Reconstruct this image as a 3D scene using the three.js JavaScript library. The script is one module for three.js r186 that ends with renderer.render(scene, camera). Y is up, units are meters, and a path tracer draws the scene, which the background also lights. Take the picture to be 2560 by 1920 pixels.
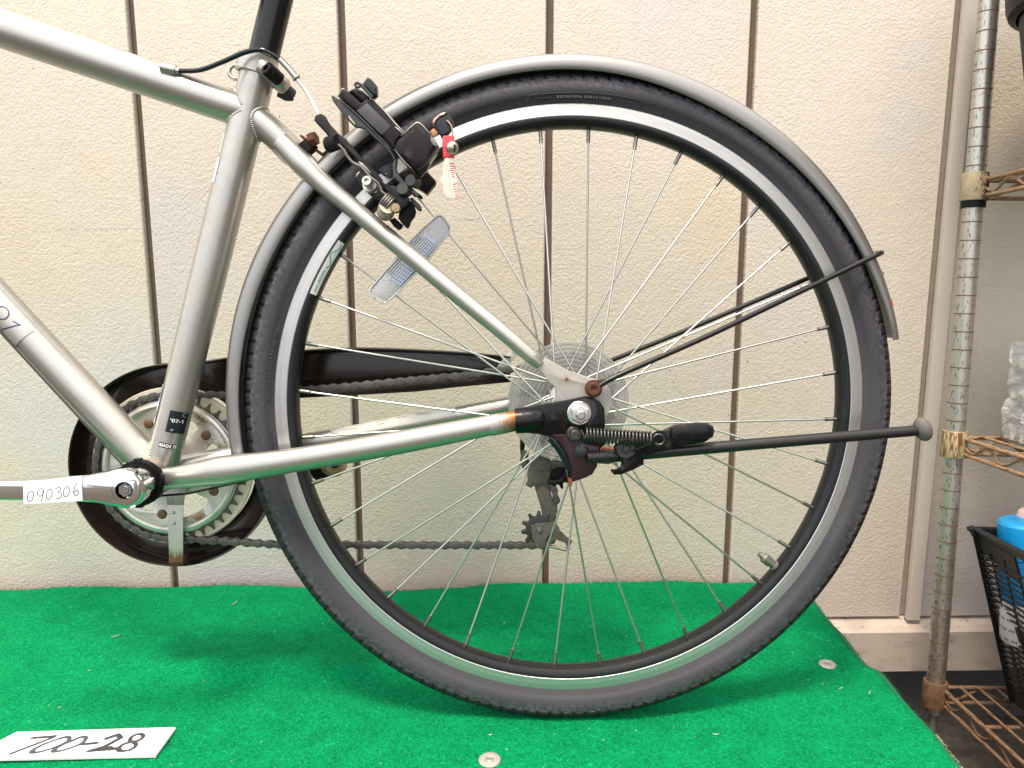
import * as THREE from 'three';
import { mergeGeometries, toCreasedNormals as creasedNormals } from 'three/addons/utils/BufferGeometryUtils.js';
import { RoundedBoxGeometry } from 'three/addons/geometries/RoundedBoxGeometry.js';
import { FontLoader } from 'three/addons/loaders/FontLoader.js';
import { TextGeometry } from 'three/addons/geometries/TextGeometry.js';
import { createNoise2D, createNoise3D, createNoise4D } from 'simplex-noise';

// ---------------------------------------------------------------- camera, sky, sun, exposure
const V3 = (x, y, z) => new THREE.Vector3(x, y, z);
const scene = new THREE.Scene();
const FOCAL = 1977.41, CAM = V3(-0.06556, 0.52348, 0.81579), PITCH = -0.175106;
const camera = new THREE.PerspectiveCamera(2 * Math.atan(960 / FOCAL) * 180 / Math.PI, 1024 / 768, 0.02, 200);
camera.position.copy(CAM); camera.rotation.set(PITCH, 0, 0);
const renderer = new THREE.WebGLRenderer({ antialias: true });
renderer.setSize(1024, 768);
renderer.toneMapping = THREE.LinearToneMapping;
renderer.toneMappingExposure = 1.60;
const SKY = 1.95; // brightness of the sky overhead
renderer.shadowMap.enabled = true;

let seed = 12345;
const rnd = () => { seed = (seed * 1664525 + 1013904223) >>> 0; return seed / 4294967296; };
const rr = (a, b) => a + (b - a) * rnd();
const n2 = createNoise2D(rnd), n3 = createNoise3D(rnd), n4 = createNoise4D(rnd);
const sm = (a, b, x) => { const t = Math.min(1, Math.max(0, (x - a) / (b - a))); return t * t * (3 - 2 * t); };
const lerp = (a, b, t) => a + (b - a) * t;

{ // overcast sky, brightest overhead, with soft cloud structure
  const W = 512, H = 256, d = new Float32Array(W * H * 4);
  for (let j = 0; j < H; j++) for (let i = 0; i < W; i++) {
    const el = ((j + 0.5) / H - 0.5) * Math.PI, az = (i / W) * 2 * Math.PI;
    const x = Math.cos(el) * Math.cos(az), y = Math.sin(el), z = Math.cos(el) * Math.sin(az);
    const c = 0.65 * n3(x * 1.7, y * 2.6, z * 1.7) + 0.35 * n3(x * 4.1, y * 6, z * 4.1 + 9);
    const k = (0.45 + 0.55 * Math.max(0, y)) * (1 + 0.16 * c) * SKY, t = sm(0.0, -0.1, y), o = (j * W + i) * 4, bl = 0.03 * c, hz = 1 - sm(0, 0.7, y);
    d[o] = lerp(k * (1.02 - bl - 0.07 * hz), 0.10 * SKY, t); d[o + 1] = lerp(k * 0.99, 0.095 * SKY, t); d[o + 2] = lerp(k * (0.95 + bl * 2 + 0.12 * hz), 0.085 * SKY, t); d[o + 3] = 1;
  }
  const t = new THREE.DataTexture(d, W, H, THREE.RGBAFormat, THREE.FloatType);
  t.mapping = THREE.EquirectangularReflectionMapping; t.magFilter = t.minFilter = THREE.LinearFilter; t.wrapS = THREE.RepeatWrapping; t.needsUpdate = true;
  scene.background = t; scene.environment = t;
}
const sun = new THREE.DirectionalLight(0xffebd2, 2.9);
sun.position.set(-0.5, 3.0, 1.05); sun.castShadow = true; sun.shadow.radius = 20; sun.shadow.mapSize.set(2048, 2048);
Object.assign(sun.shadow.camera, { left: -1.5, right: 1.5, top: 1.5, bottom: -1.5, near: 0.1, far: 8 });
scene.add(sun, sun.target);

// ---------------------------------------------------------------- helpers
// the bicycle leans back about five degrees; its own frame has the hub at the origin, the wheel in the plane z = 0
const rotY = (a) => new THREE.Matrix4().makeRotationY(a), rotX = (a) => new THREE.Matrix4().makeRotationX(a);
const CAM_IN_BIKE = rotY(-0.03491).multiply(rotX(-0.08723));
const BIKE_ROT = rotX(PITCH).multiply(CAM_IN_BIKE.clone().invert());
const HUB = V3(-0.00107, 0.35064, -0.03085);
const EYE = V3(-0.09441, 0.09787, 0.85577);
function at(px, py, z) {            // point of the bicycle frame at depth z
  const v = V3((px - 1280) / FOCAL, -(py - 960) / FOCAL, -1).applyMatrix4(CAM_IN_BIKE);
  return EYE.clone().addScaledVector(v, (z - EYE.z) / v.z);
}
function ray(px, py) { return V3((px - 1280) / FOCAL, -(py - 960) / FOCAL, -1).applyMatrix4(rotX(PITCH)); }
function onZ(px, py, z) { const v = ray(px, py); return CAM.clone().addScaledVector(v, (z - CAM.z) / v.z); }
function onY(px, py, y) { const v = ray(px, py); return CAM.clone().addScaledVector(v, (y - CAM.y) / v.y); }

const counts = {};
function numbered(n) { counts[n] = (counts[n] ?? -1) + 1; return counts[n] ? `${n}_${String(counts[n]).padStart(3, '0')}` : n; }
function tag(o, label, category, group) { o.userData.label = label; o.userData.category = category; if (group) o.userData.group = group; return o; }
function thing(name, label, category, pos = [0, 0, 0], group) {
  const o = new THREE.Group(); o.name = numbered(name); o.position.set(...pos); scene.add(o); return tag(o, label, category, group);
}
function part(parent, name, geo, mat, label) {
  const m = new THREE.Mesh(geo, mat); m.name = name; m.castShadow = m.receiveShadow = true; parent.add(m);
  if (label) m.userData.label = label;
  return m;
}
function sub(parent, name, label) { const g = new THREE.Group(); g.name = name; parent.add(g); if (label) g.userData.label = label; return g; }
const clean = (g) => { g = g.index ? g.toNonIndexed() : g; for (const k of Object.keys(g.attributes)) if (!['position', 'normal', 'uv'].includes(k)) g.deleteAttribute(k); if (!g.attributes.uv) g.setAttribute('uv', new THREE.BufferAttribute(new Float32Array(g.attributes.position.count * 2), 2)); return g; };
const merge = (a) => mergeGeometries(a.map(clean));

// creases are found on a copy a thousand times as large, since the finder joins what lies within a centimetre
function toCreasedNormals(g, a) { const k = 10000; g = creasedNormals(g.scale(k, k, k), a); return g.scale(1 / k, 1 / k, 1 / k); }

// a swept round or oval tube through points, radius per point
function tube(pts, radii, seg = 16, smooth = 0, flat = 1, caps = true) {
  let P = pts, R = Array.isArray(radii) ? radii : pts.map(() => radii);
  if (smooth) {
    const c = new THREE.CatmullRomCurve3(pts, false, 'centripetal'), n = smooth; const Q = [], S = [];
    for (let i = 0; i <= n; i++) { const t = i / n; Q.push(c.getPoint(t)); const f = t * (R.length - 1), k = Math.min(R.length - 2, Math.floor(f)); S.push(lerp(R[k], R[k + 1], f - k)); }
    P = Q; R = S;
  }
  const n = P.length, pos = [], uv = [], idx = []; let len = 0;
  let T = P[1].clone().sub(P[0]).normalize(); let N = Math.abs(T.z) < 0.9 ? V3(0, 0, 1) : V3(0, 1, 0); N.addScaledVector(T, -N.dot(T)).normalize();
  for (let i = 0; i < n; i++) {
    const t = (i === 0 ? P[1].clone().sub(P[0]) : i === n - 1 ? P[i].clone().sub(P[i - 1]) : P[i + 1].clone().sub(P[i - 1])).normalize();
    N.addScaledVector(t, -N.dot(t)).normalize(); const B = t.clone().cross(N);
    if (i) len += P[i].distanceTo(P[i - 1]);
    for (let k = 0; k <= seg; k++) { const a = k / seg * 2 * Math.PI; const q = P[i].clone().addScaledVector(N, Math.cos(a) * R[i] * flat).addScaledVector(B, Math.sin(a) * R[i]); pos.push(q.x, q.y, q.z); uv.push(len, k / seg * 2 * Math.PI * R[i]); }
  }
  for (let i = 0; i < n - 1; i++) for (let k = 0; k < seg; k++) { const a = i * (seg + 1) + k, b = a + seg + 1; idx.push(a, a + 1, b, b, a + 1, b + 1); }
  const g = new THREE.BufferGeometry(); g.setAttribute('position', new THREE.Float32BufferAttribute(pos, 3)); g.setAttribute('uv', new THREE.Float32BufferAttribute(uv, 2)); g.setIndex(idx);
  g.computeVertexNormals();
  { // weld the seam's normals
    const nn = g.attributes.normal; for (let i = 0; i < n; i++) { const a = i * (seg + 1), b = a + seg; const v = V3(nn.getX(a) + nn.getX(b), nn.getY(a) + nn.getY(b), nn.getZ(a) + nn.getZ(b)).normalize(); nn.setXYZ(a, v.x, v.y, v.z); nn.setXYZ(b, v.x, v.y, v.z); }
  }
  if (!caps) return g;
  const out = [g];
  for (const e of [0, n - 1]) { // end caps
    const c = P[e], d = (e ? P[e].clone().sub(P[e - 1]) : P[0].clone().sub(P[1])).normalize(); const p = [], nrm = [], u = [];
    const r = (k) => { const o = (e * (seg + 1) + k) * 3; return [pos[o], pos[o + 1], pos[o + 2]]; };
    for (let k = 0; k < seg; k++) { const A = r(k), B = r(k + 1); p.push(c.x, c.y, c.z, ...(e ? A : B), ...(e ? B : A)); for (let q = 0; q < 3; q++) { nrm.push(d.x, d.y, d.z); u.push(0, 0); } }
    const h = new THREE.BufferGeometry(); h.setAttribute('position', new THREE.Float32BufferAttribute(p, 3)); h.setAttribute('normal', new THREE.Float32BufferAttribute(nrm, 3)); h.setAttribute('uv', new THREE.Float32BufferAttribute(u, 2)); out.push(h);
  }
  return merge(out);
}
const rod = (a, b, ra, rb = ra, seg = 12) => tube([a, b], [ra, rb], seg);
// a turned solid: profile of [radius, height], set with its axis from p along dir
function lathe(profile, p, dir, seg = 28, creased = 0.6) {
  let g = new THREE.LatheGeometry(profile.map(([r, h]) => new THREE.Vector2(Math.max(r, 1e-5), h)), seg);
  g = toCreasedNormals(g, creased);
  g.applyQuaternion(new THREE.Quaternion().setFromUnitVectors(V3(0, 1, 0), dir.clone().normalize())); g.translate(p.x, p.y, p.z); return g;
}
const Z = V3(0, 0, 1);
// a revolved surface round the wheel's axis from points [radius, z]
function revolve(profile, seg = 180, cx = 0, cy = 0, a0 = 0, a1 = 2 * Math.PI, creased = 0.5) {
  const pos = [], uv = [], idx = [], m = profile.length; let acc = [0]; for (let j = 1; j < m; j++) acc.push(acc[j - 1] + Math.hypot(profile[j][0] - profile[j - 1][0], profile[j][1] - profile[j - 1][1]));
  for (let i = 0; i <= seg; i++) { const a = a0 + (a1 - a0) * i / seg; for (let j = 0; j < m; j++) { const [r, z] = profile[j]; pos.push(cx + r * Math.cos(a), cy + r * Math.sin(a), z); uv.push((a - a0) / (2 * Math.PI), acc[j] / acc[m - 1]); } }
  for (let i = 0; i < seg; i++) for (let j = 0; j < m - 1; j++) { const a = i * m + j, b = a + m; idx.push(a, a + 1, b, b, a + 1, b + 1); }
  const g = new THREE.BufferGeometry(); g.setAttribute('position', new THREE.Float32BufferAttribute(pos, 3)); g.setAttribute('uv', new THREE.Float32BufferAttribute(uv, 2)); g.setIndex(idx);
  return toCreasedNormals(g, creased);
}
// a plate cut to an outline, front face at z
function plateXY(pts, z, thick, bevel = 0.0006, holes = [], smooth = false) {
  const v = pts.map((p) => new THREE.Vector2(p.x, p.y)); const s = new THREE.Shape();
  if (smooth) s.setFromPoints(new THREE.SplineCurve([...v, v[0]]).getPoints(v.length * 6).slice(0, -1)); else s.setFromPoints(v);
  for (const h of holes) { const q = h.map((p) => new THREE.Vector2(p.x, p.y)); const P = new THREE.Path(); P.setFromPoints(q); s.holes.push(P); }
  const g = new THREE.ExtrudeGeometry(s, { depth: thick - 2 * bevel, bevelEnabled: bevel > 0, bevelThickness: bevel, bevelSize: bevel, bevelOffset: -bevel, bevelSegments: 2, curveSegments: 8 });
  g.translate(0, 0, z - thick + bevel); return toCreasedNormals(g, 0.55);
}
const circlePts = (c, r, n = 24) => Array.from({ length: n }, (_, i) => ({ x: c.x + r * Math.cos(i / n * 2 * Math.PI), y: c.y + r * Math.sin(i / n * 2 * Math.PI) }));
// outlines read off in local windows of the view: [offset x, offset y, scale]
const win = (ox, oy, s) => (list, z) => list.map(([a, b]) => at(ox + a * s, oy + b * s, z));
const wA = win(740, 170, 0.18987), wB = win(760, 340, 0.17179), wD = win(1260, 1100, 0.18083), wK = win(1160, 840, 0.30741), wC = win(540, 80, 0.28933), wN = win(0, 0, 1), w1 = win(0, 0, 0.36166), wS = win(560, 440, 0.31646);
const plate = (w, list, z, thick, bevel, holes = [], smooth = false) => plateXY(w(list, z), z, thick, bevel, holes.map((h) => w(h, z)), smooth);
const ovoid = (c, rx, ry, rz) => { const g = new THREE.SphereGeometry(1, 24, 16); g.scale(rx, ry, rz); g.translate(c.x, c.y, c.z); return g; };
const hexHead = (p, dir, r, h) => toCreasedNormals(lathe([[0, 0], [r, 0], [r, h * 0.8], [r * 0.88, h], [0, h]], p, dir, 6, 0.3), 0.3);

// ---------------------------------------------------------------- textures and materials
function dataTex(w, h, f, srgb = false, rx = 1, ry = 1) {
  const d = new Uint8Array(w * h * 4);
  for (let j = 0; j < h; j++) for (let i = 0; i < w; i++) { const c = f(i / w, j / h, i, j), o = (j * w + i) * 4; const [r, g, b] = Array.isArray(c) ? c : [c, c, c]; d[o] = Math.max(0, Math.min(255, r * 255)); d[o + 1] = Math.max(0, Math.min(255, g * 255)); d[o + 2] = Math.max(0, Math.min(255, b * 255)); d[o + 3] = 255; }
  const t = new THREE.DataTexture(d, w, h, THREE.RGBAFormat); t.magFilter = t.minFilter = THREE.LinearFilter; t.wrapS = t.wrapT = THREE.RepeatWrapping; t.repeat.set(rx, ry); if (srgb) t.colorSpace = THREE.SRGBColorSpace; t.needsUpdate = true; return t;
}
const srgb = (l) => l <= 0.0031308 ? 12.92 * l : 1.055 * Math.pow(l, 1 / 2.4) - 0.055;
const s3 = (r, g, b) => [srgb(r), srgb(g), srgb(b)];
// noise that tiles over the unit square, with f cells across
const tile = (u, v, f, o = 0) => { const a = u * 2 * Math.PI, b = v * 2 * Math.PI, r = f / (2 * Math.PI); return n4(Math.cos(a) * r + o, Math.sin(a) * r, Math.cos(b) * r, Math.sin(b) * r + o); };
function canvasTex(w, h, draw) { const c = document.createElement('canvas'); c.width = w; c.height = h; const x = c.getContext('2d'); draw(x, w, h); const t = new THREE.CanvasTexture(c); t.colorSpace = THREE.SRGBColorSpace; t.magFilter = THREE.LinearFilter; return t; }
const C = (r, g, b) => new THREE.Color().setRGB(r, g, b);
const M = {};
const std = (name, c, rough, metal, extra = {}) => { const m = new THREE.MeshPhysicalMaterial({ color: C(...c), roughness: rough, metalness: metal, side: THREE.DoubleSide, ...extra }); m.name = name; return (M[name] = m); };

const speck = dataTex(256, 256, (u, v) => 0.5 + 0.35 * tile(u, v, 60) + 0.2 * tile(u, v, 18, 5));
const grime = dataTex(256, 256, (u, v) => { const a = 0.5 + 0.5 * tile(u, v, 5), b = 0.5 + 0.5 * tile(u, v, 22, 3); const k = sm(0.45, 0.9, a * 0.6 + b * 0.4); return s3(lerp(1, 0.62, k), lerp(1, 0.58, k), lerp(1, 0.5, k)); }, true, 9, 9);
const scuffs = dataTex(512, 512, (u, v) => { const a = tile(u, v, 30, 2), b = tile(u, v, 9, 7); return 0.34 + 0.25 * b * 0.5 + (a > 0.62 ? 0.3 : 0); });
scuffs.repeat.set(6, 6);
const paintTone = dataTex(256, 256, (u, v) => { const a = 0.5 + 0.5 * tile(u, v, 4), b = 0.5 + 0.5 * tile(u, v, 16, 4), c = tile(u, v, 44, 8); const k = 1 - 0.05 * a - 0.03 * b - 0.10 * sm(0.74, 0.84, c); return [k, k * 0.995, k * 0.985]; }, true, 4, 4);
const paintRough = dataTex(256, 256, (u, v) => { const b = tile(u, v, 12, 4), c = tile(u, v, 50, 8); return 0.9 + 0.05 * b + 0.03 * c; }, false, 5, 5);
std('silver_paint', [0.475, 0.468, 0.446], 0.40, 0.84, { map: paintTone, roughnessMap: paintRough, clearcoat: 0.35, clearcoatRoughness: 0.14 });
std('fender_silver', [0.29, 0.285, 0.28], 0.38, 0.9);
std('weld', [0.55, 0.53, 0.5], 0.5, 0.7, { map: grime });
std('chrome', [0.80, 0.80, 0.79], 0.09, 1, { roughnessMap: null });
std('spoke_steel', [0.56, 0.555, 0.545], 0.32, 0.95);
std('nipple_steel', [0.26, 0.25, 0.235], 0.42, 0.95);
std('bare_steel', [0.45, 0.44, 0.42], 0.36, 0.9, { map: grime });
std('dull_steel', [0.24, 0.235, 0.22], 0.5, 0.8, { map: grime, roughness: 0.5 });
std('dropout_grey', [0.50, 0.49, 0.47], 0.5, 0.35, { map: grime });
const worn = (r, g, b) => dataTex(256, 256, (u, v) => { const a = 0.5 + 0.5 * tile(u, v, 6, 2), c = tile(u, v, 30, 5), d = tile(u, v, 70, 9); const k = sm(0.55, 0.95, a * 0.75 + 0.25 * (0.5 + 0.5 * c)) * 0.6 + (d > 0.66 ? 0.5 : 0); return s3(lerp(r, 0.060, k), lerp(g, 0.052, k), lerp(b, 0.048, k)); }, true, 9, 9);
std('black_paint', [1, 1, 1], 0.33, 0.0, { map: worn(0.005, 0.005, 0.006), roughnessMap: scuffs, roughness: 0.62, specularIntensity: 0.55 });
std('black_plastic', [0.008, 0.008, 0.009], 0.42, 0.0, { specularIntensity: 0.3 });
std('black_gloss', [0.005, 0.008, 0.014], 0.12, 0.0, { specularIntensity: 1 });
std('lock_black', [1, 1, 1], 0.38, 0.0, { map: worn(0.007, 0.004, 0.006), roughnessMap: scuffs, roughness: 0.68, specularIntensity: 0.55 });
std('black_rubber', [0.010, 0.010, 0.011], 0.75, 0.0, { specularIntensity: 0.4 });
std('dark_metal', [0.06, 0.06, 0.062], 0.42, 0.6, { map: grime });
std('seat_post_black', [0.004, 0.005, 0.008], 0.26, 0.0, { specularIntensity: 0.8 });
const rustTex = dataTex(256, 256, (u, v) => { const a = 0.5 + 0.5 * tile(u, v, 10), b = 0.5 + 0.5 * tile(u, v, 34, 5); const k = a * 0.55 + b * 0.45; return s3(lerp(0.03, 0.15, k), lerp(0.018, 0.075, k * k), lerp(0.013, 0.042, k * k)); }, true, 9, 9);
std('rust', [1, 1, 1], 0.85, 0.15, { map: rustTex });
std('orange_rust', [1.9, 1.5, 0.9], 0.85, 0.0, { map: rustTex });
std('brown_wire', [1, 1, 1], 0.72, 0.15, { map: dataTex(256, 256, (u, v) => { const a = 0.5 + 0.5 * tile(u, v, 8), b = 0.5 + 0.5 * tile(u, v, 30, 5); const k = sm(0.45, 0.72, a * 0.6 + b * 0.4); return s3(lerp(0.30, 0.13, k), lerp(0.20, 0.055, k), lerp(0.12, 0.024, k)); }, true, 7, 40) });
std('rusty_wire', [1, 1, 1], 0.8, 0.1, { map: dataTex(256, 256, (u, v) => { const a = 0.5 + 0.5 * tile(u, v, 8), b = 0.5 + 0.5 * tile(u, v, 30, 5); const k = sm(0.35, 0.7, a * 0.5 + b * 0.5); return s3(lerp(0.20, 0.085, k), lerp(0.125, 0.034, k), lerp(0.075, 0.016, k)); }, true, 7, 40) });
std('chain_steel', [0.13, 0.125, 0.12], 0.45, 0.8, { map: grime });
std('gear_dirty', [0.20, 0.19, 0.175], 0.65, 0.5, { map: dataTex(256, 256, (u, v) => { const b = 0.5 + 0.5 * tile(u, v, 14, 3), c = 0.5 + 0.5 * tile(u, v, 60, 9); const k = lerp(0.35, 1.25, b * 0.5 + c * 0.5); return s3(k, k * 0.97, k * 0.9).map((x) => x * 0.9); }, true, 14, 14) });

// ---------------------------------------------------------------- the setting
const ground = new THREE.Mesh(new THREE.PlaneGeometry(60, 60, 1, 1), std('ground_dark', [1, 1, 1], 0.95, 0, { map: dataTex(512, 512, (u, v) => { const a = 0.5 + 0.5 * tile(u, v, 6), b = 0.5 + 0.5 * tile(u, v, 50, 4); const k = 0.35 * a + 0.65 * b; return s3(lerp(0.018, 0.075, k), lerp(0.015, 0.062, k), lerp(0.012, 0.05, k)); }, true, 60, 60) }));
ground.rotation.x = -Math.PI / 2; ground.position.y = -0.265; ground.name = 'ground'; ground.receiveShadow = true; ground.userData.kind = 'structure'; scene.add(ground);

{ // brown rendered wall that closes the yard on the right, outside the picture; it shades that side
  const g = new THREE.BoxGeometry(0.2, 3.2, 5.2); const m = new THREE.Mesh(g, std('side_render', [0.24, 0.19, 0.15], 0.9, 0, { map: grime })); m.position.set(2.95, 1.33, 2.0); m.name = 'side_wall'; m.castShadow = m.receiveShadow = true; m.userData.kind = 'structure'; scene.add(m);
}
// siding wall; its own frame: x along it, z out of it
const wall = thing('siding_wall', 'cream embossed metal siding wall with dark vertical joints behind the bicycle', 'wall', [0, 0, -0.385]);
wall.rotation.y = 0.0227;
{
  const emboss = dataTex(1024, 1024, (u, v) => {
    const wx = 0.010 * tile(u, v, 24, 11), wy = 0.010 * tile(u, v, 24, 17);
    const a = tile(u + wx, v + wy, 56, 1), b = tile(u + wy, v + wx, 34, 6);
    const worm = sm(0.02, 0.34, Math.abs(a)) * 0.62 + sm(0.0, 0.40, Math.abs(b)) * 0.38;
    const soft = 0.72 + 0.28 * tile(u, v, 3, 21); return 0.1 + 0.8 * (0.5 + (worm - 0.5) * soft) + 0.02 * tile(u, v, 150, 8);
  }, false, 1 / 0.40, 1 / 0.40);
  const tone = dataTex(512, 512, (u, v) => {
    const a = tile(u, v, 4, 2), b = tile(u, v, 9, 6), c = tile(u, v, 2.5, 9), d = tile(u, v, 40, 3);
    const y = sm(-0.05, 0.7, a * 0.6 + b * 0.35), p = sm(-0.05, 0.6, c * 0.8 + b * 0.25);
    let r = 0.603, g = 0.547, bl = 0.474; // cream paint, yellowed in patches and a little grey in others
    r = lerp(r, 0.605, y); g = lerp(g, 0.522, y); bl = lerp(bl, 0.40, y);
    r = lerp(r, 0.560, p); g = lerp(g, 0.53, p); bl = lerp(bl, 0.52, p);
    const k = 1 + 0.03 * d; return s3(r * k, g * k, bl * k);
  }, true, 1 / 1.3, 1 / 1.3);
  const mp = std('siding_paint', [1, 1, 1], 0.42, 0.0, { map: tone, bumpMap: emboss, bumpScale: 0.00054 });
  const plain = std('siding_plain', [0.55, 0.50, 0.455], 0.45, 0, {});
  const joint = std('joint_brown', [0.14, 0.095, 0.075], 0.6, 0, { map: grime }), pale = std('joint_pale', [0.33, 0.29, 0.235], 0.6, 0, { map: grime });
  const g = [-2.078, -1.783, -1.4875, -1.192, -0.8965, -0.6034, -0.3078, -0.0113, 0.2822, 0.5755];
  const Y0 = -0.08, Y1 = 1.15;
  const panel = (x0, x1) => { // thin pressed sheet with turned-back edges, uv in metres
    const w = x1 - x0, b = 0.0032, s = new THREE.Shape(); s.moveTo(0, 0); s.lineTo(w, 0); s.lineTo(w, Y1 - Y0); s.lineTo(0, Y1 - Y0); s.closePath();
    const e = new THREE.ExtrudeGeometry(s, { depth: 0.012, bevelEnabled: true, bevelThickness: b, bevelSize: b, bevelOffset: -b, bevelSegments: 3 });
    e.translate(x0, Y0, -0.012 - b); const q = toCreasedNormals(e, 0.5); const p = q.attributes.position, u = q.attributes.uv; for (let i = 0; i < p.count; i++) u.setXY(i, p.getX(i), p.getY(i) + x0 * 3.7); return q;
  };
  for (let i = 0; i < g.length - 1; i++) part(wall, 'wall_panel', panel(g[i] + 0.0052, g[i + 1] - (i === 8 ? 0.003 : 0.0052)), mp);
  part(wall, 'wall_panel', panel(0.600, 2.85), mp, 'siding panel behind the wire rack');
  for (let i = 1; i < g.length; i++) { const w = i === 9 ? 0.03 : 0.018; const b = new THREE.BoxGeometry(w, Y1 - Y0, 0.004); b.translate(g[i], (Y0 + Y1) / 2, -0.0125); part(wall, 'joint_strip', b, i === 9 ? pale : joint); }
  { const d = []; for (let i = 0; i < 60; i++) { const q = new THREE.CircleGeometry(rr(0.0004, 0.0011), 7); q.scale(rr(0.6, 1.8), rr(0.5, 1.2), 1); q.rotateZ(rr(0, 3)); q.translate(rr(-0.85, 0.75), rr(0.02, 0.85), 0.0006); d.push(q); }
    for (const [x, y, n] of [[-0.74, 0.545, 46], [-0.52, 0.60, 34], [0.16, 0.32, 60], [-0.15, 0.56, 16]]) for (let i = 0; i < n; i++) { const q = new THREE.CircleGeometry(rr(0.0002, 0.0007), 6); q.translate(x + (n > 50 ? rr(-0.035, 0.035) : i * 0.0024), y + (n > 50 ? rr(-0.03, 0.03) : rr(-0.0012, 0.0012)), 0.0006); d.push(q); }
    part(wall, 'dirt_speck', merge(d), std('dirt', [0.10, 0.085, 0.06], 0.9, 0)).userData.kind = 'stuff'; }
  // raised joint cover beside the rack
  const s = new THREE.Shape(); s.moveTo(0.5795, -0.012); s.lineTo(0.5795, -0.002); s.quadraticCurveTo(0.5800, 0.004, 0.5845, 0.0045); s.quadraticCurveTo(0.5890, 0.0045, 0.5905, 0.0005); s.lineTo(0.599, -0.0015); s.lineTo(0.599, -0.012); s.closePath();
  const e = new THREE.ExtrudeGeometry(s, { depth: Y1 - Y0, bevelEnabled: false, curveSegments: 10 }); e.rotateX(-Math.PI / 2); e.translate(0, Y0, 0);
  part(wall, 'joint_cover', toCreasedNormals(e, 0.7), plain);
  // drip flashing along the foot of the wall
  const f = new THREE.Shape(); f.moveTo(-0.010, -0.083); f.lineTo(0.012, -0.089); f.lineTo(0.019, -0.098); f.lineTo(0.021, -0.165); f.lineTo(0.012, -0.168); f.lineTo(0.011, -0.100); f.lineTo(-0.010, -0.094); f.closePath();
  const fe = new THREE.ExtrudeGeometry(f, { depth: 4.9, bevelEnabled: false }); fe.rotateY(-Math.PI / 2); fe.translate(2.85, 0, 0);
  { const q = fe.attributes.position, u = fe.attributes.uv; for (let i = 0; i < q.count; i++) u.setXY(i, q.getX(i), q.getY(i)); }
  part(wall, 'flashing', toCreasedNormals(fe, 0.3), std('flashing_paint', [0.50, 0.445, 0.40], 0.45, 0.1, { map: dataTex(512, 256, (u, v) => { const a = 0.5 + 0.5 * tile(u, v, 6), b = tile(u, v, 30, 5); const k = 1 - 0.22 * sm(0.4, 0.9, a) - (b > 0.62 ? 0.3 : 0); return s3(k, k * 0.97, k * 0.95); }, true, 3, 6) }));
  const found = new THREE.BoxGeometry(4.9, 0.24, 0.1); found.translate(0.4, -0.288, -0.055); part(wall, 'foundation', found, std('foundation_grey', [0.060, 0.062, 0.060], 0.95, 0, {}));
}

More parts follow.
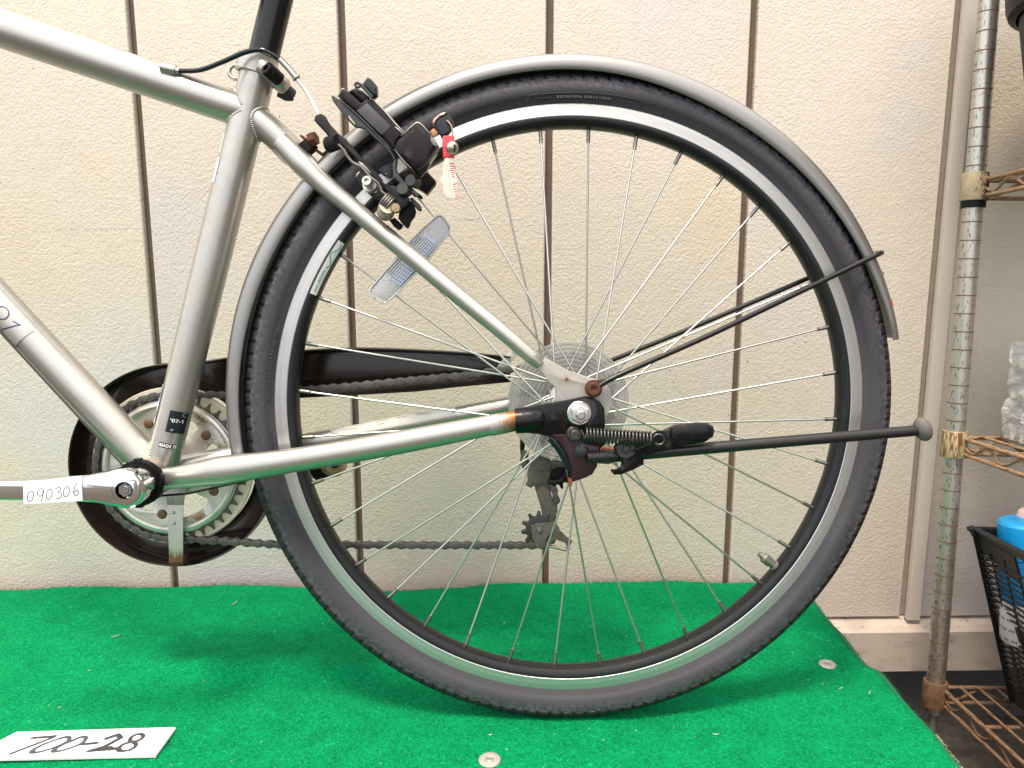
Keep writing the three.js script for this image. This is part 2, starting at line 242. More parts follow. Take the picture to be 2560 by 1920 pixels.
// low platform under green felt
const plat = thing('display_platform', 'low platform covered with bright green felt carpet under the bicycle wheel', 'platform');
{
  const BZ = new THREE.SplineCurve([[-1.2, -0.345], [-0.86, -0.340], [-0.60, -0.349], [-0.43, -0.345], [-0.263, -0.333], [-0.15, -0.345], [-0.053, -0.3590], [0.15, -0.362], [0.45, -0.367]].map(([a, b]) => new THREE.Vector2(a, b))).getPoints(160);
  const backZ = (x) => { for (let i = 0; i < 160; i++) if (x <= BZ[i + 1].x) return lerp(BZ[i].y, BZ[i + 1].y, Math.max(0, (x - BZ[i].x) / (BZ[i + 1].x - BZ[i].x))); return -0.367; };
  const rightX = (z) => 0.3855 + (z > -0.104 ? 0.0085 * sm(-0.104, -0.098, z) : 0) + 0.0012 * Math.sin(z * 60);
  const H = (x, z) => { // slack folds in the carpet
    let h = 0.0030 * n2(x * 3.2, z * 5 + 3) + 0.0012 * n2(x * 10, z * 14);
    const zr = -0.093 + 0.012 * n2(x * 4, 1.5) - 0.02 * (x + 0.3); // the long ridge left of the tyre
    const d = z - zr, on = sm(-0.62, -0.42, x) * sm(0.02, -0.10, x);
    h += on * 0.011 * Math.exp(-d * d / (d > 0 ? 0.00022 : 0.0022));
    const d2 = z - (-0.030 + 0.03 * (x - 0.2)), on2 = sm(0.10, 0.2, x) * sm(0.42, 0.32, x); h += on2 * 0.003 * Math.exp(-d2 * d2 / 0.0004);
    return h * sm(0, 0.02, Math.hypot(x, z * 2) - 0.03) ;
  };
  const nx = 260, nz = 140, pos = [], uv = [], idx = [];
  for (let j = 0; j <= nz; j++) for (let i = 0; i <= nx; i++) {
    let t = i / nx, s = j / nz; let z = lerp(-0.36, 0.42, s), xr = rightX(z), x = lerp(-1.05, xr, t);
    z = lerp(backZ(x), 0.42, s); const e = Math.min((1 - t) * (xr + 1.05), s * 0.78); let y = H(x, z) - 0.006 * sm(0.008, 0, e);
    pos.push(x, y, z); uv.push(x, -z);
  }
  for (let j = 0; j < nz; j++) for (let i = 0; i < nx; i++) { const a = j * (nx + 1) + i, b = a + nx + 1; idx.push(a, b, a + 1, a + 1, b, b + 1); }
  const g = new THREE.BufferGeometry(); g.setAttribute('position', new THREE.Float32BufferAttribute(pos, 3)); g.setAttribute('uv', new THREE.Float32BufferAttribute(uv, 2)); g.setIndex(idx); g.computeVertexNormals();
  const felt = (() => { // matted fibres: a mottled ground under many short strokes
    const base = dataTex(1024, 1024, (u, v) => { const a = tile(u, v, 150, 1), b = tile(u, v, 60, 5), c = tile(u, v, 9, 3); const k = 0.88 + 0.30 * a + 0.16 * b + 0.12 * c; return s3(0.0014 * k, 0.212 * k, 0.076 * k); }, true, 1 / 0.42, 1 / 0.42);
    const d = base.image.data, N = 1024;
    for (let i = 0; i < 46000; i++) { let x = rnd() * N, y = rnd() * N, an = rnd() * 6.283, cu = rr(-0.12, 0.12), L = rr(5, 13), g = rr(-1, 1.25); const lint = rnd() > 0.9985;
      for (let k = 0; k < L; k++) { const o = (((y | 0) & 1023) * N + ((x | 0) & 1023)) * 4; if (lint) { d[o] = 120; d[o + 1] = 170; d[o + 2] = 140; } else { d[o] = Math.max(0, Math.min(255, d[o] + g * 9)); d[o + 1] = Math.max(0, Math.min(255, d[o + 1] + g * 26)); d[o + 2] = Math.max(0, Math.min(255, d[o + 2] + g * 19)); } x += Math.cos(an); y += Math.sin(an); an += cu; } }
    return base;
  })();
  const feltB = dataTex(512, 512, (u, v) => 0.5 + 0.3 * tile(u, v, 120, 1) + 0.25 * tile(u, v, 50, 6), false, 1 / 0.21, 1 / 0.21);
  part(plat, 'carpet', g, std('green_felt', [1, 1, 1], 0.95, 0, { map: felt, bumpMap: feltB, bumpScale: 0.0016, specularIntensity: 0.12 }));
  // cut edges of the carpet
  const edge = [], ep = []; for (let j = 0; j <= 90; j++) { const z = lerp(-0.345, 0.42, j / 90); ep.push(V3(rightX(z) - 0.0012, -0.006, z)); }
  part(plat, 'carpet_edge', tube(ep, 0.0034, 8), std('felt_edge', [0.002, 0.11, 0.042], 0.95, 0));
  // frayed backing threads
  const fr = []; for (let i = 0; i < 70; i++) { const z = rr(0.02, 0.11), x = rightX(z); fr.push(tube([V3(x - 0.002, -0.007, z), V3(x + rr(0.002, 0.006), -0.009, z + rr(-0.006, 0.006)), V3(x + rr(0.003, 0.012), -0.012, z + rr(-0.012, 0.012))], 0.00022, 4)); }
  part(plat, 'frayed_thread', merge(fr), std('straw', [0.55, 0.5, 0.3], 0.8, 0)).userData.kind = 'stuff';
  const fz = []; for (let i = 0; i < 420; i++) { const z = rr(-0.33, 0.12), x = rightX(z); const q = new THREE.ConeGeometry(0.00028, rr(0.002, 0.005), 3); q.rotateZ(-rr(0.6, 2.4)); q.rotateY(rr(-0.7, 0.7)); q.translate(x + 0.002, -0.004 + rr(-0.003, 0.004), z); fz.push(q); }
  for (let i = 0; i < 700; i++) { const x = rr(-0.95, 0.38), z = backZ(x); const q = new THREE.ConeGeometry(0.00035, rr(0.003, 0.006), 3); q.rotateX(rr(-0.8, 0.3)); q.rotateZ(rr(-0.6, 0.6)); q.translate(x, H(x, z) - 0.002, z); fz.push(q); }
  part(plat, 'edge_fuzz', merge(fz), M.felt_edge).userData.kind = 'stuff';
  const bd = new RoundedBoxGeometry(1.42, 0.022, 0.745, 2, 0.002); bd.translate(-0.335, -0.0215, 0.045); part(plat, 'board', bd, std('board_wood', [0.16, 0.11, 0.07], 0.8, 0, { map: grime }));
  const lg = []; for (const [x, z] of [[0.30, -0.28], [0.30, 0.35], [-0.95, -0.28], [-0.95, 0.35]]) { const b = new THREE.BoxGeometry(0.09, 0.232, 0.09); b.translate(x, -0.149, z); lg.push(b); }
  for (const b of lg) part(plat, 'leg', b, M.board_wood);
  const wsh = std('washer_grey', [0.48, 0.46, 0.42], 0.45, 0.5, { map: grime });
  for (const [px, py, r] of [[2069, 1657, 0.0108], [1224, 1898, 0.0118]]) {
    const p = onY(px, py, 0.001); p.y = H(p.x, p.z) - 0.0004;
    const w = part(plat, 'carpet_screw', lathe([[0, 0.0004], [r * 0.30, 0.0004], [r * 0.42, 0.0022], [r * 0.75, 0.0026], [r * 0.96, 0.0014], [r, 0]], p, V3(rr(-0.05, 0.05), 1, 0.04), 32), wsh);
    const y = p.y + 0.0004, h = merge([lathe([[0, 0.0016], [r * 0.28, 0.0016], [r * 0.37, 0.0008], [r * 0.4, 0]], V3(p.x, y, p.z), V3(0, 1, 0), 24), ...[0.5, 2.07].map((a) => { const b = new THREE.BoxGeometry(r * 0.36, 0.0006, r * 0.07); b.rotateY(a); b.translate(p.x, y + 0.0016, p.z); return b; })]);
    part(w, 'screw_head', h, std('screw_grey', [0.36, 0.35, 0.32], 0.5, 0.6));
  }
  // crumbs and lint
  const cr = []; for (let i = 0; i < 80; i++) { const x = rr(-0.62, 0.36), z = rr(-0.3, 0.13), s = rr(0.0003, 0.0008) * (rnd() > 0.9 ? 1.7 : 1); const q = new THREE.IcosahedronGeometry(s, 0); q.scale(rr(0.7, 2.4), 0.6, 1); q.rotateY(rr(0, 3)); q.translate(x, H(x, z) + s * 0.4, z); cr.push(q); }
  for (const [px, py, a, l] of [[588, 1510, 1.1, 0.012], [290, 1594, 0.5, 0.009], [224, 1677, 0, 0.003], [150, 1773, 0, 0.003], [2102, 1725, 0.3, 0.005], [2174, 1738, 0.8, 0.005], [1790, 1834, -0.3, 0.006]]) { const p = onY(px, py, 0); p.y = H(p.x, p.z) + 0.001; cr.push(tube([V3(p.x - 0.6 * l * Math.cos(a), p.y, p.z + 0.6 * l * Math.sin(a)), p, V3(p.x + 0.6 * l * Math.cos(a + 0.3), p.y + 0.0006, p.z - 0.6 * l * Math.sin(a + 0.3))], [0.0004, 0.0006, 0.0003], 5)); }
  const deb = new THREE.Mesh(merge(cr), std('crumb', [0.42, 0.42, 0.32], 0.8, 0)); deb.name = 'carpet_crumbs'; deb.castShadow = true; deb.userData.kind = 'stuff'; tag(deb, 'pale crumbs and lint scattered over the green felt carpet', 'debris'); scene.add(deb);
}

// ---------------------------------------------------------------- the bicycle
const bike = thing('bicycle', 'silver city bicycle with rear mudguard, kickstand and black ring lock, leaning back by the wall', 'bicycle');
bike.position.copy(HUB); bike.quaternion.setFromRotationMatrix(BIKE_ROT);
const BB = V3(-0.45093, -0.07482, 0);

// a label that wraps round a tube; the middle of the label faces angle 'mid' (0 = towards the viewer, positive = up the picture)
function patch(a, b, r, s0, s1, mid, wid, n = 14, rows = 6) {
  const T = b.clone().sub(a).normalize(), N = V3(0, 0, 1).addScaledVector(T, -T.z).normalize(), B = T.clone().cross(N).negate();
  const pos = [], uv = [], nr = [], idx = [];
  for (let j = 0; j <= rows; j++) for (let i = 0; i <= n; i++) { const t = mid + wid * (i / n - 0.5), s = lerp(s0, s1, j / rows); const d = N.clone().multiplyScalar(Math.cos(t)).addScaledVector(B, Math.sin(t)); const q = a.clone().addScaledVector(T, s).addScaledVector(d, r); pos.push(q.x, q.y, q.z); nr.push(d.x, d.y, d.z); uv.push(i / n, j / rows); }
  for (let j = 0; j < rows; j++) for (let i = 0; i < n; i++) { const p = j * (n + 1) + i, q = p + n + 1; idx.push(p, q, p + 1, q, q + 1, p + 1); }
  const g = new THREE.BufferGeometry(); g.setAttribute('position', new THREE.Float32BufferAttribute(pos, 3)); g.setAttribute('normal', new THREE.Float32BufferAttribute(nr, 3)); g.setAttribute('uv', new THREE.Float32BufferAttribute(uv, 2)); g.setIndex(idx); return g;
}
const pen = (x, col, w, lines) => { x.strokeStyle = col; x.lineWidth = w; x.lineCap = 'round'; x.lineJoin = 'round'; for (const l of lines) { x.beginPath(); l.forEach(([a, b], i) => i ? x.lineTo(a, b) : x.moveTo(a, b)); x.stroke(); } };
const oval = (cx, cy, rx, ry, a0 = -1.2, turn = 6.6, tilt = 0) => Array.from({ length: 25 }, (_, i) => { const t = a0 - turn * i / 24, X = rx * Math.cos(t), Y = ry * Math.sin(t); return [cx + X - Y * tilt, cy + Y]; });

// --- frame
const frame = sub(bike, 'frame');
const Pst0 = at(644, 186, 0), Pst1 = at(400, 1184, 0);
const Ptt0 = at(-870, -226, 0), Ptt1 = at(628, 283, 0), Pdt0 = at(-850, -152, 0), Pdt1 = at(378, 1165, 0);
part(frame, 'top_tube', tube([Ptt0, at(-150, 19, 0), Ptt1], [0.0202, 0.0199, 0.0178], 40), M.silver_paint);
part(frame, 'seat_tube', tube([Pst0, Pst0.clone().lerp(Pst1, 0.45), Pst1], [0.0178, 0.0184, 0.0170], 40), M.silver_paint);
part(frame, 'down_tube', tube([Pdt0, Pdt1], [0.0186, 0.0182], 40), M.silver_paint);
part(frame, 'head_tube', tube([at(-905, -310, 0), at(-845, -70, 0)], [0.0225, 0.0225], 36), M.silver_paint);
part(frame, 'bottom_bracket_shell', lathe([[0.017, -0.034], [0.0205, -0.034], [0.0215, -0.033], [0.0215, 0.033], [0.0205, 0.034], [0.017, 0.034]], BB, Z, 40), M.silver_paint);
// weld beads where the tubes meet: small overlapping scales round the joints
function bead(a, b, ra, c, d, rc, r = 0.0014, n = 64) { // ring on tube a-b (radius ra) where tube c-d (radius rc) enters it
  const T = b.clone().sub(a).normalize(), U = d.clone().sub(c).normalize(); const N = V3(0, 0, 1), B = U.clone().cross(N).normalize(); const out = [];
  for (let i = 0; i < n; i++) {
    const t = i / n * 2 * Math.PI, p = c.clone().addScaledVector(N, Math.cos(t) * rc).addScaledVector(B, Math.sin(t) * rc);
    // walk along the entering tube until its skin meets the skin of the other
    let lo = null; for (let s = 0; s < 400; s++) { const q = p.clone().addScaledVector(U, s * 0.0006), w = q.clone().sub(a); const dd = w.addScaledVector(T, -w.dot(T)).length(); if (dd < ra - 0.0002) { lo = q; break; } }
    if (lo) { const g = new THREE.SphereGeometry(r, 8, 6); g.scale(1.15, 0.8, 1); g.translate(lo.x, lo.y, lo.z); out.push(g); }
  }
  return out;
}
{
  const beads = [...bead(Pst0, Pst1, 0.0181, Ptt1.clone().lerp(Ptt0, 0.15), Ptt1, 0.0180), ...bead(Pst0, Pst1, 0.0171, Pdt1.clone().lerp(Pdt0, 0.16), Pdt1, 0.0184)];
  part(frame, 'weld_bead', merge(beads), M.weld);
}
// seat stays: one stout stay that forks round the wheel
const stayA = at(640, 296, 0), stayB = at(735, 386, 0);
part(frame, 'stay_bridge', tube([stayA, at(690, 340, 0), stayB, at(775, 430, 0.0)], [0.0150, 0.0146, 0.0142, 0.006], 32, 24), M.silver_paint);
part(frame, 'weld_bead', merge(bead(Pst0, Pst1, 0.0181, stayB, stayA, 0.0152)), M.weld);
const ssPts = [[706, 356, 0.010], [760, 412, 0.017], [805, 456, 0.021], [872, 512, 0.027], [1000, 618, 0.038], [1130, 726, 0.050], [1258, 831, 0.060], [1330, 893, 0.0635], [1350, 911, 0.0640]];
const ssR = [0.0118, 0.0128, 0.0110, 0.0098, 0.0092, 0.0086, 0.0080, 0.0074, 0.0056];
for (const s of [1, -1]) part(frame, 'seat_stay', tube(ssPts.map(([x, y, z]) => { const p = at(x, y, z); p.z *= s; return p; }), ssR, 28, 48), M.silver_paint);
const csPts = [[400, 1198, 0.020], [440, 1194, 0.028], [550, 1177, 0.040], [720, 1152.5, 0.049], [970, 1111, 0.058], [1130, 1081, 0.061], [1295, 1050, 0.0625]];
const csR = [0.0112, 0.0116, 0.0153, 0.0126, 0.0122, 0.0113, 0.0102];
part(frame, 'chain_stay', tube(csPts.map(([x, y, z]) => at(x, y, z)), csR, 32, 60, 0.82), M.silver_paint);
const fs = [[455, 1164, -0.024], [640, 1130, -0.042], [889, 1086, -0.053], [1071, 1051, -0.058], [1275, 1013, -0.062]].map(([x, y, z]) => at(x, y, z));
const farStay = part(frame, 'chain_stay', tube(fs, [0.011, 0.0125, 0.0112, 0.0108, 0.0100], 28, 40), M.silver_paint);
{ // worn clear protector on the far stay
  const a = fs[2], b = fs[3]; const g = patch(a.clone().lerp(b, -0.55), b.clone().lerp(fs[4], 0.5), 0.0120, 0, 0.165, 0.75, 1.2, 10, 8);
  part(farStay, 'protector_sticker', g, std('worn_tape', [0.52, 0.52, 0.5], 0.6, 0.1, { map: dataTex(256, 64, (u, v) => { const a = tile(u, v, 20, 3), b = tile(u, v, 6, 2); const k = a * 0.5 + b > 0.55 ? 0.5 : 1; return [k, k, k]; }, true) }));
}
// dropouts
{
  const ol = [[575, 262], [640, 205], [662, 176], [700, 198], [850, 282], [1000, 332], [1080, 356], [1150, 385], [1196, 440], [1212, 540], [1172, 640], [1080, 690], [900, 620], [742, 532], [757, 458], [737, 410], [690, 378], [640, 300]];
  const hole = circlePts({ x: 835, y: 352 }, 19, 18).map((p) => [p.x, p.y]);
  const near = plate(wK, ol, 0.0665, 0.006, 0.0008, [hole]);
  part(frame, 'dropout', near, std('dropout_paint', [1, 1, 1], 0.5, 0.25, { map: (() => { // rust ringing the hole and the lower edge
    const h = at(1160 + 835 * 0.30741, 840 + 352 * 0.30741, 0.0665);
    return dataTex(512, 512, (u, v) => { const x = (u - 0.5) * 0.2, y = (v - 0.5) * 0.2; const d = Math.hypot(x - h.x, y - h.y), n = 0.5 + 0.5 * tile(u, v, 60, 3); const k = sm(0.0062, 0.0022, d + 0.0025 * n) * 0.8 + (n > 0.86 ? 0.25 : 0); return s3(lerp(0.36, 0.27, k), lerp(0.345, 0.15, k), lerp(0.325, 0.055, k)); }, true, 5, 5); })() }));
  M.dropout_paint.map.offset.set(0.5, 0.5);
  const far = near.clone(); far.scale(1, 1, -1); const ix = far.attributes; far.computeVertexNormals(); part(frame, 'dropout', far, M.dropout_grey);
}
// cable stop on the top tube
{
  const a = at(404, 168, 0.016), b = at(440, 176.5, 0.016);
  part(frame, 'cable_stop', merge([tube([a, b], [0.0054, 0.0050], 18), tube([b, at(449, 178, 0.016)], [0.0036, 0.0034], 14)]), M.bare_steel);
}
// seat clamp and seat post
{
  const T = Pst1.clone().sub(Pst0).normalize(), up = T.clone().negate();
  const c0 = at(636, 188, 0), clamp = part(frame, 'seat_clamp', lathe([[0.0165, 0], [0.0196, 0], [0.0202, 0.0008], [0.0206, 0.018], [0.0198, 0.019], [0.0165, 0.019]], c0, up, 40), M.silver_paint);
  const l0 = at(664, 180, 0.016), l1 = at(706, 214, 0.010);
  part(clamp, 'clamp_lug', tube([at(655, 168, 0.012), at(682, 186, 0.014), at(697, 215, 0.010)], [0.0095, 0.0088, 0.0072], 18, 10), M.silver_paint);
  const bd = l1.clone().sub(l0).normalize().multiplyScalar(-1).add(V3(0, 0, 0.75)).normalize();
  part(clamp, 'clamp_bolt', merge([lathe([[0, 0.006], [0.0030, 0.006], [0.0034, 0.0085], [0.0064, 0.0085], [0.0070, 0.007], [0.0070, -0.010], [0, -0.010]], at(680, 183, 0.024), bd, 24), hexHead(at(680, 183, 0.030), bd, 0.003, 0.0008)]), M.black_plastic);
  part(clamp, 'barrel_nut', merge([lathe([[0, 0.006], [0.0080, 0.006], [0.0084, 0.005], [0.0084, -0.004], [0.0078, -0.005], [0, -0.005]], at(703, 210, 0.010), bd, 24)]), M.bare_steel);
  part(clamp, 'clamp_lever', merge([lathe([[0, 0.005], [0.0072, 0.005], [0.0072, -0.004], [0, -0.004]], at(721, 232, -0.004), bd, 24), tube([at(694, 234, 0.0), at(715, 243, -0.004), at(732, 246, -0.008)], [0.003, 0.004, 0.003], 10)]), M.dark_metal);
  part(clamp, 'tab_loop', tube(Array.from({ length: 17 }, (_, i) => { const t = 1.0 + i / 16 * 4.3; return at(590 + 17 * Math.cos(t), 180 - 17 * Math.sin(t), 0.0); }), 0.0022, 8), M.silver_paint);
  const a = at(652, 170, 0), b = a.clone().addScaledVector(a.clone().sub(at(700, -30, 0)).normalize(), -0.15);
  part(bike, 'seat_post', tube([a, b], 0.0156, 40), M.seat_post_black);
}
{ // saddle, just above the picture
  const sd = at(712, -150, 0), pts = [];
  for (let i = 0; i <= 12; i++) { const t = i / 12; pts.push(V3(sd.x - 0.150 + 0.270 * t, sd.y + 0.004 * Math.cos(t * 5) + 0.012 * sm(0.6, 1, t), 0)); }
  part(bike, 'saddle', tube(pts, [0.010, 0.016, 0.018, 0.019, 0.020, 0.022, 0.025, 0.028, 0.031, 0.033, 0.032, 0.026, 0.012], 24, 0, 2.5), M.black_rubber);
}
{ // printed stickers on the tubes
  const L = Pst0.distanceTo(Pst1), T = Pst1.clone().sub(Pst0).normalize();
  const sAt = (px, py) => at(px, py, 0).sub(Pst0).dot(T);
  const tex1 = canvasTex(256, 384, (x, w, h) => { x.fillStyle = '#0e1a22'; x.fillRect(0, 0, w, h); x.fillStyle = '#e4e8ea'; x.font = 'bold 84px sans-serif'; x.fillText("'07-1", 22, 200); x.font = '40px sans-serif'; x.fillText('マル', 90, 285); x.font = 'italic bold 46px serif'; x.fillText('Cル', 60, 350); x.strokeStyle = '#aeb6ba'; x.lineWidth = 7; x.beginPath(); x.arc(206, 52, 34, 1.2, 5.2); x.stroke(); });
  const tex2 = canvasTex(320, 112, (x, w, h) => { x.fillStyle = '#14161c'; x.fillRect(0, 0, w, h); x.strokeStyle = '#c9ccd0'; x.lineWidth = 6; x.strokeRect(5, 5, w - 10, h - 10); x.fillStyle = '#f0f0ee'; x.font = 'bold 78px sans-serif'; x.fillText('MADE IN', 20, 84); });
  const tex3 = canvasTex(96, 384, (x, w, h) => { x.fillStyle = '#bcd0dd'; x.fillRect(0, 0, w, h); x.fillStyle = '#263640'; x.fillRect(14, 24, 68, 110); x.fillRect(14, 262, 68, 70); x.fillStyle = '#dfe7ec'; x.fillRect(30, 150, 44, 96); x.fillRect(34, 40, 12, 80); x.fillStyle = '#5a6a74'; x.font = '26px sans-serif'; x.fillText('1 2 3', 12, 366); });
  const tex4 = canvasTex(160, 384, (x, w, h) => { x.fillStyle = '#c8d4da'; x.fillRect(0, 0, w, h); x.strokeStyle = '#4a5a80'; x.lineWidth = 6; x.strokeRect(6, 6, w - 12, h - 12); x.fillStyle = '#39466c'; x.font = 'bold 70px sans-serif'; x.fillText('組', 50, 120); x.fillText('二', 50, 230); x.fillRect(60, 290, 60, 10); });
  const tex5 = canvasTex(128, 256, (x, w, h) => { x.fillStyle = '#c9d6c2'; x.fillRect(0, 0, w, h); x.fillStyle = '#6f9a70'; for (let i = 0; i < 5; i++) x.fillRect(20, 30 + i * 44, 60, 18); });
  const lab = (t, n, rough = 0.4) => std(n, [1, 1, 1], rough, 0, { map: t });
  const A = Pst0, B = Pst1; // label angle runs across the tube, the texture is upright when the tube is
  const put = (px, py0, py1, mid, wid, m, rad, label) => { const g = patch(A, B, rad, sAt(px, py0), sAt(px, py1), mid, wid, 16, 4); const u = g.attributes.uv; for (let i = 0; i < u.count; i++) u.setXY(i, u.getX(i), 1 - u.getY(i)); part(frame, 'sticker', g, m, label); };
  put(450, 1022, 1078, 0.62, 1.15, lab(tex1, 'sticker_model'), 0.0180, "dark sticker reading '07");
  put(440, 1102, 1119, 0.34, 1.05, lab(tex2, 'sticker_made'), 0.0178, 'black sticker reading MADE');
  put(405, 956, 1058, -1.18, 0.5, lab(tex3, 'sticker_code'), 0.0183, 'pale blue strip sticker with dark blocks');
  put(545, 393, 462, -1.02, 0.62, lab(tex4, 'sticker_blue'), 0.0184, 'pale sticker with blue characters');
  put(570, 340, 388, -1.1, 0.45, lab(tex5, 'sticker_green'), 0.0182);
  // hand-written clear sticker on the down tube
  const tex6 = canvasTex(512, 320, (x, w, h) => { x.fillStyle = '#cfccc8'; x.fillRect(0, 0, w, h); x.strokeStyle = '#a9a49e'; x.lineWidth = 4; x.strokeRect(3, 3, w - 6, h - 6); pen(x, '#565e78', 12, [oval(300, 110, 44, 62, 0.4), oval(252, 214, 46, 66, 0.2), [[430, 60], [372, 250]], [[430, 60], [388, 84]], [[350, 232], [400, 268]]]); });
  const dl = Pdt1.clone().sub(Pdt0).normalize(), dAt = (px, py) => at(px, py, 0).sub(Pdt0).dot(dl);
  const g = patch(Pdt0, Pdt1, 0.0190, dAt(-52, 702), dAt(78, 850), -0.1, 1.7, 18, 4); const u = g.attributes.uv; for (let i = 0; i < u.count; i++) { const a = u.getX(i), b = u.getY(i); u.setXY(i, b, a); }
  part(frame, 'sticker', g, std('sticker_clear', [0.72, 0.72, 0.72], 0.35, 0.6, { map: tex6 }), 'clear sticker with the hand-written number 81');
  // shift cable under the down tube
  part(bike, 'shift_cable', tube([at(-840, -70, 0.014), at(-60, 765, 0.014), at(310, 1166, 0.016), at(330, 1205, 0.02)], 0.0011, 6), M.dark_metal);
  part(bike, 'shift_cable', tube([at(330, 1245, 0.0), at(470, 1234, -0.005), at(620, 1200, -0.02)], 0.0013, 6), M.black_rubber);
  part(frame, 'cable_guide', tube([at(300, 1170, 0.012), at(318, 1158, 0.012), at(322, 1172, 0.012)], 0.0028, 10), M.dull_steel);
  // rust and bare metal round the bottom bracket joints
  part(frame, 'weld_bead', merge([...bead(BB.clone().add(V3(0, 0, -0.03)), BB.clone().add(V3(0, 0, 0.03)), 0.0216, Pdt0.clone().lerp(Pdt1, 0.86), BB, 0.0183, 0.0015), ...bead(BB.clone().add(V3(0, 0, -0.03)), BB.clone().add(V3(0, 0, 0.03)), 0.0216, Pst0.clone().lerp(Pst1, 0.85), BB, 0.0172, 0.0015)]), std('copper_rust', [0.42, 0.25, 0.18], 0.55, 0.5, { map: grime }));
  const rb = tube([at(1294, 1050, 0.0625), at(1276, 1054, 0.0622), at(1250, 1059, 0.0620), at(1225, 1064, 0.0618)], [0.01045, 0.01062, 0.01085, 0.01100], 32, 12, 0.84, false);
  part(frame, 'rust_band', rb, std('rust_fade', [1, 1, 1], 0.45, 0.72, { map: dataTex(256, 128, (u, v) => { const n = 0.5 + 0.35 * tile(u, v, 9, 2) + 0.2 * tile(u, v, 26, 5); const k = sm(0.75, 0.10, u + 0.6 * (n - 0.5)); return s3(lerp(0.40, lerp(0.36, 0.16, n), k), lerp(0.395, lerp(0.15, 0.06, n), k), lerp(0.38, lerp(0.05, 0.025, n), k)); }, true, 1 / 0.032, 1 / 0.067) }));
}

// --- rear wheel
const wheel = sub(bike, 'rear_wheel');
const BASE = 106.75 * Math.PI / 180, TEN = Math.PI / 18;
{
  const RC = 0.3335, r = 0.0185, NL = 162, per = 2 * Math.PI / NL, seg = NL * 9, phis = []; for (let k = -30; k <= 30; k++) phis.push(k / 30 * 2.62);
  const pos = [], uv = [], idx = [], m = phis.length;
  for (let i = 0; i <= seg; i++) {
    const th = i / seg * 2 * Math.PI;
    for (let j = 0; j < m; j++) {
      const f = phis[j], af = Math.abs(f); let h = 0;
      if (af < 1.10) {
        h = 0.0011 * sm(1.10, 1.06, af);
        const s = ((th / per + af * 0.32 + (f > 0 ? 0 : 0.5)) % 1 + 1) % 1;
        if (af > 0.55) { if (s < 0.13) h -= 0.0018 * sm(0.55, 0.7, af) * sm(1.16, 1.05, af); else if (s < 0.24 && af > 0.9) h -= 0.0011; }
        else { const q = ((th / per * 1.0 + af * 1.3) % 1 + 1) % 1; if (q < 0.14) h -= 0.0014; }
        if (af > 0.50 && af < 0.58) h -= 0.0013;
      } else h = -0.0002 * sm(1.1, 1.3, af);
      const rad = r + h; let R = RC + rad * Math.cos(f), z = rad * Math.sin(f);
      if (af > 2.0) { const t = (af - 2.0) / 0.62; R = lerp(RC + rad * Math.cos(2.0), 0.3158, t); z = Math.sign(f) * lerp(rad * Math.sin(2.0), 0.0112, Math.pow(t, 0.8)); }
      pos.push(R * Math.cos(th), R * Math.sin(th), z); uv.push(th / (2 * Math.PI) * 2, j / (m - 1));
    }
  }
  for (let i = 0; i < seg; i++) for (let j = 0; j < m - 1; j++) { const a = i * m + j, b = a + m; idx.push(a, b, a + 1, a + 1, b, b + 1); }
  const mk = (j0, j1) => { const g = new THREE.BufferGeometry(); const id = []; for (let i = 0; i < seg; i++) for (let j = j0; j < j1; j++) { const a = i * m + j, b = a + m; id.push(a, b, a + 1, a + 1, b, b + 1); } g.setAttribute('position', new THREE.Float32BufferAttribute(pos, 3)); g.setAttribute('uv', new THREE.Float32BufferAttribute(uv, 2)); g.setIndex(id); g.computeVertexNormals(); return clean(g); };
  const dust = dataTex(2048, 128, (u, v) => { // grey bloom and scuffs creeping from the shoulder down the sidewall
    const f = Math.abs(v - 0.5) * 2 * 2.62; const st = tile(u, v * 0.12, 170, 3), b = 0.5 + 0.5 * tile(u, v, 5, 1), fine = tile(u, v, 240, 7);
    let k = 0.034 + 0.018 * b; if (f > 1.05 && f < 2.1) { const w = sm(2.1, 1.12, f + 0.28 * st); k += 0.075 * w * (0.35 + 0.65 * b) * sm(-0.35, 0.6, st); } if (f < 1.1) k = 0.016 + 0.03 * sm(0.1, 0.8, st) * b;
    k += 0.004 * fine; return s3(k * 0.98, k * 0.985, k * 1.06);
  }, true, 1, 1);
  const mt = std('tyre_rubber', [1, 0.97, 1.10], 0.55, 0, { specularIntensity: 0.7, map: dust, bumpMap: speck, bumpScale: 0.00008 });
  const j0 = 17, j1 = 43; // the tread zone of the profile
  part(wheel, 'tyre', merge([mk(0, j0), mk(j1, m - 1)]), mt); part(wheel, 'tread', mk(j0, j1), mt);
}
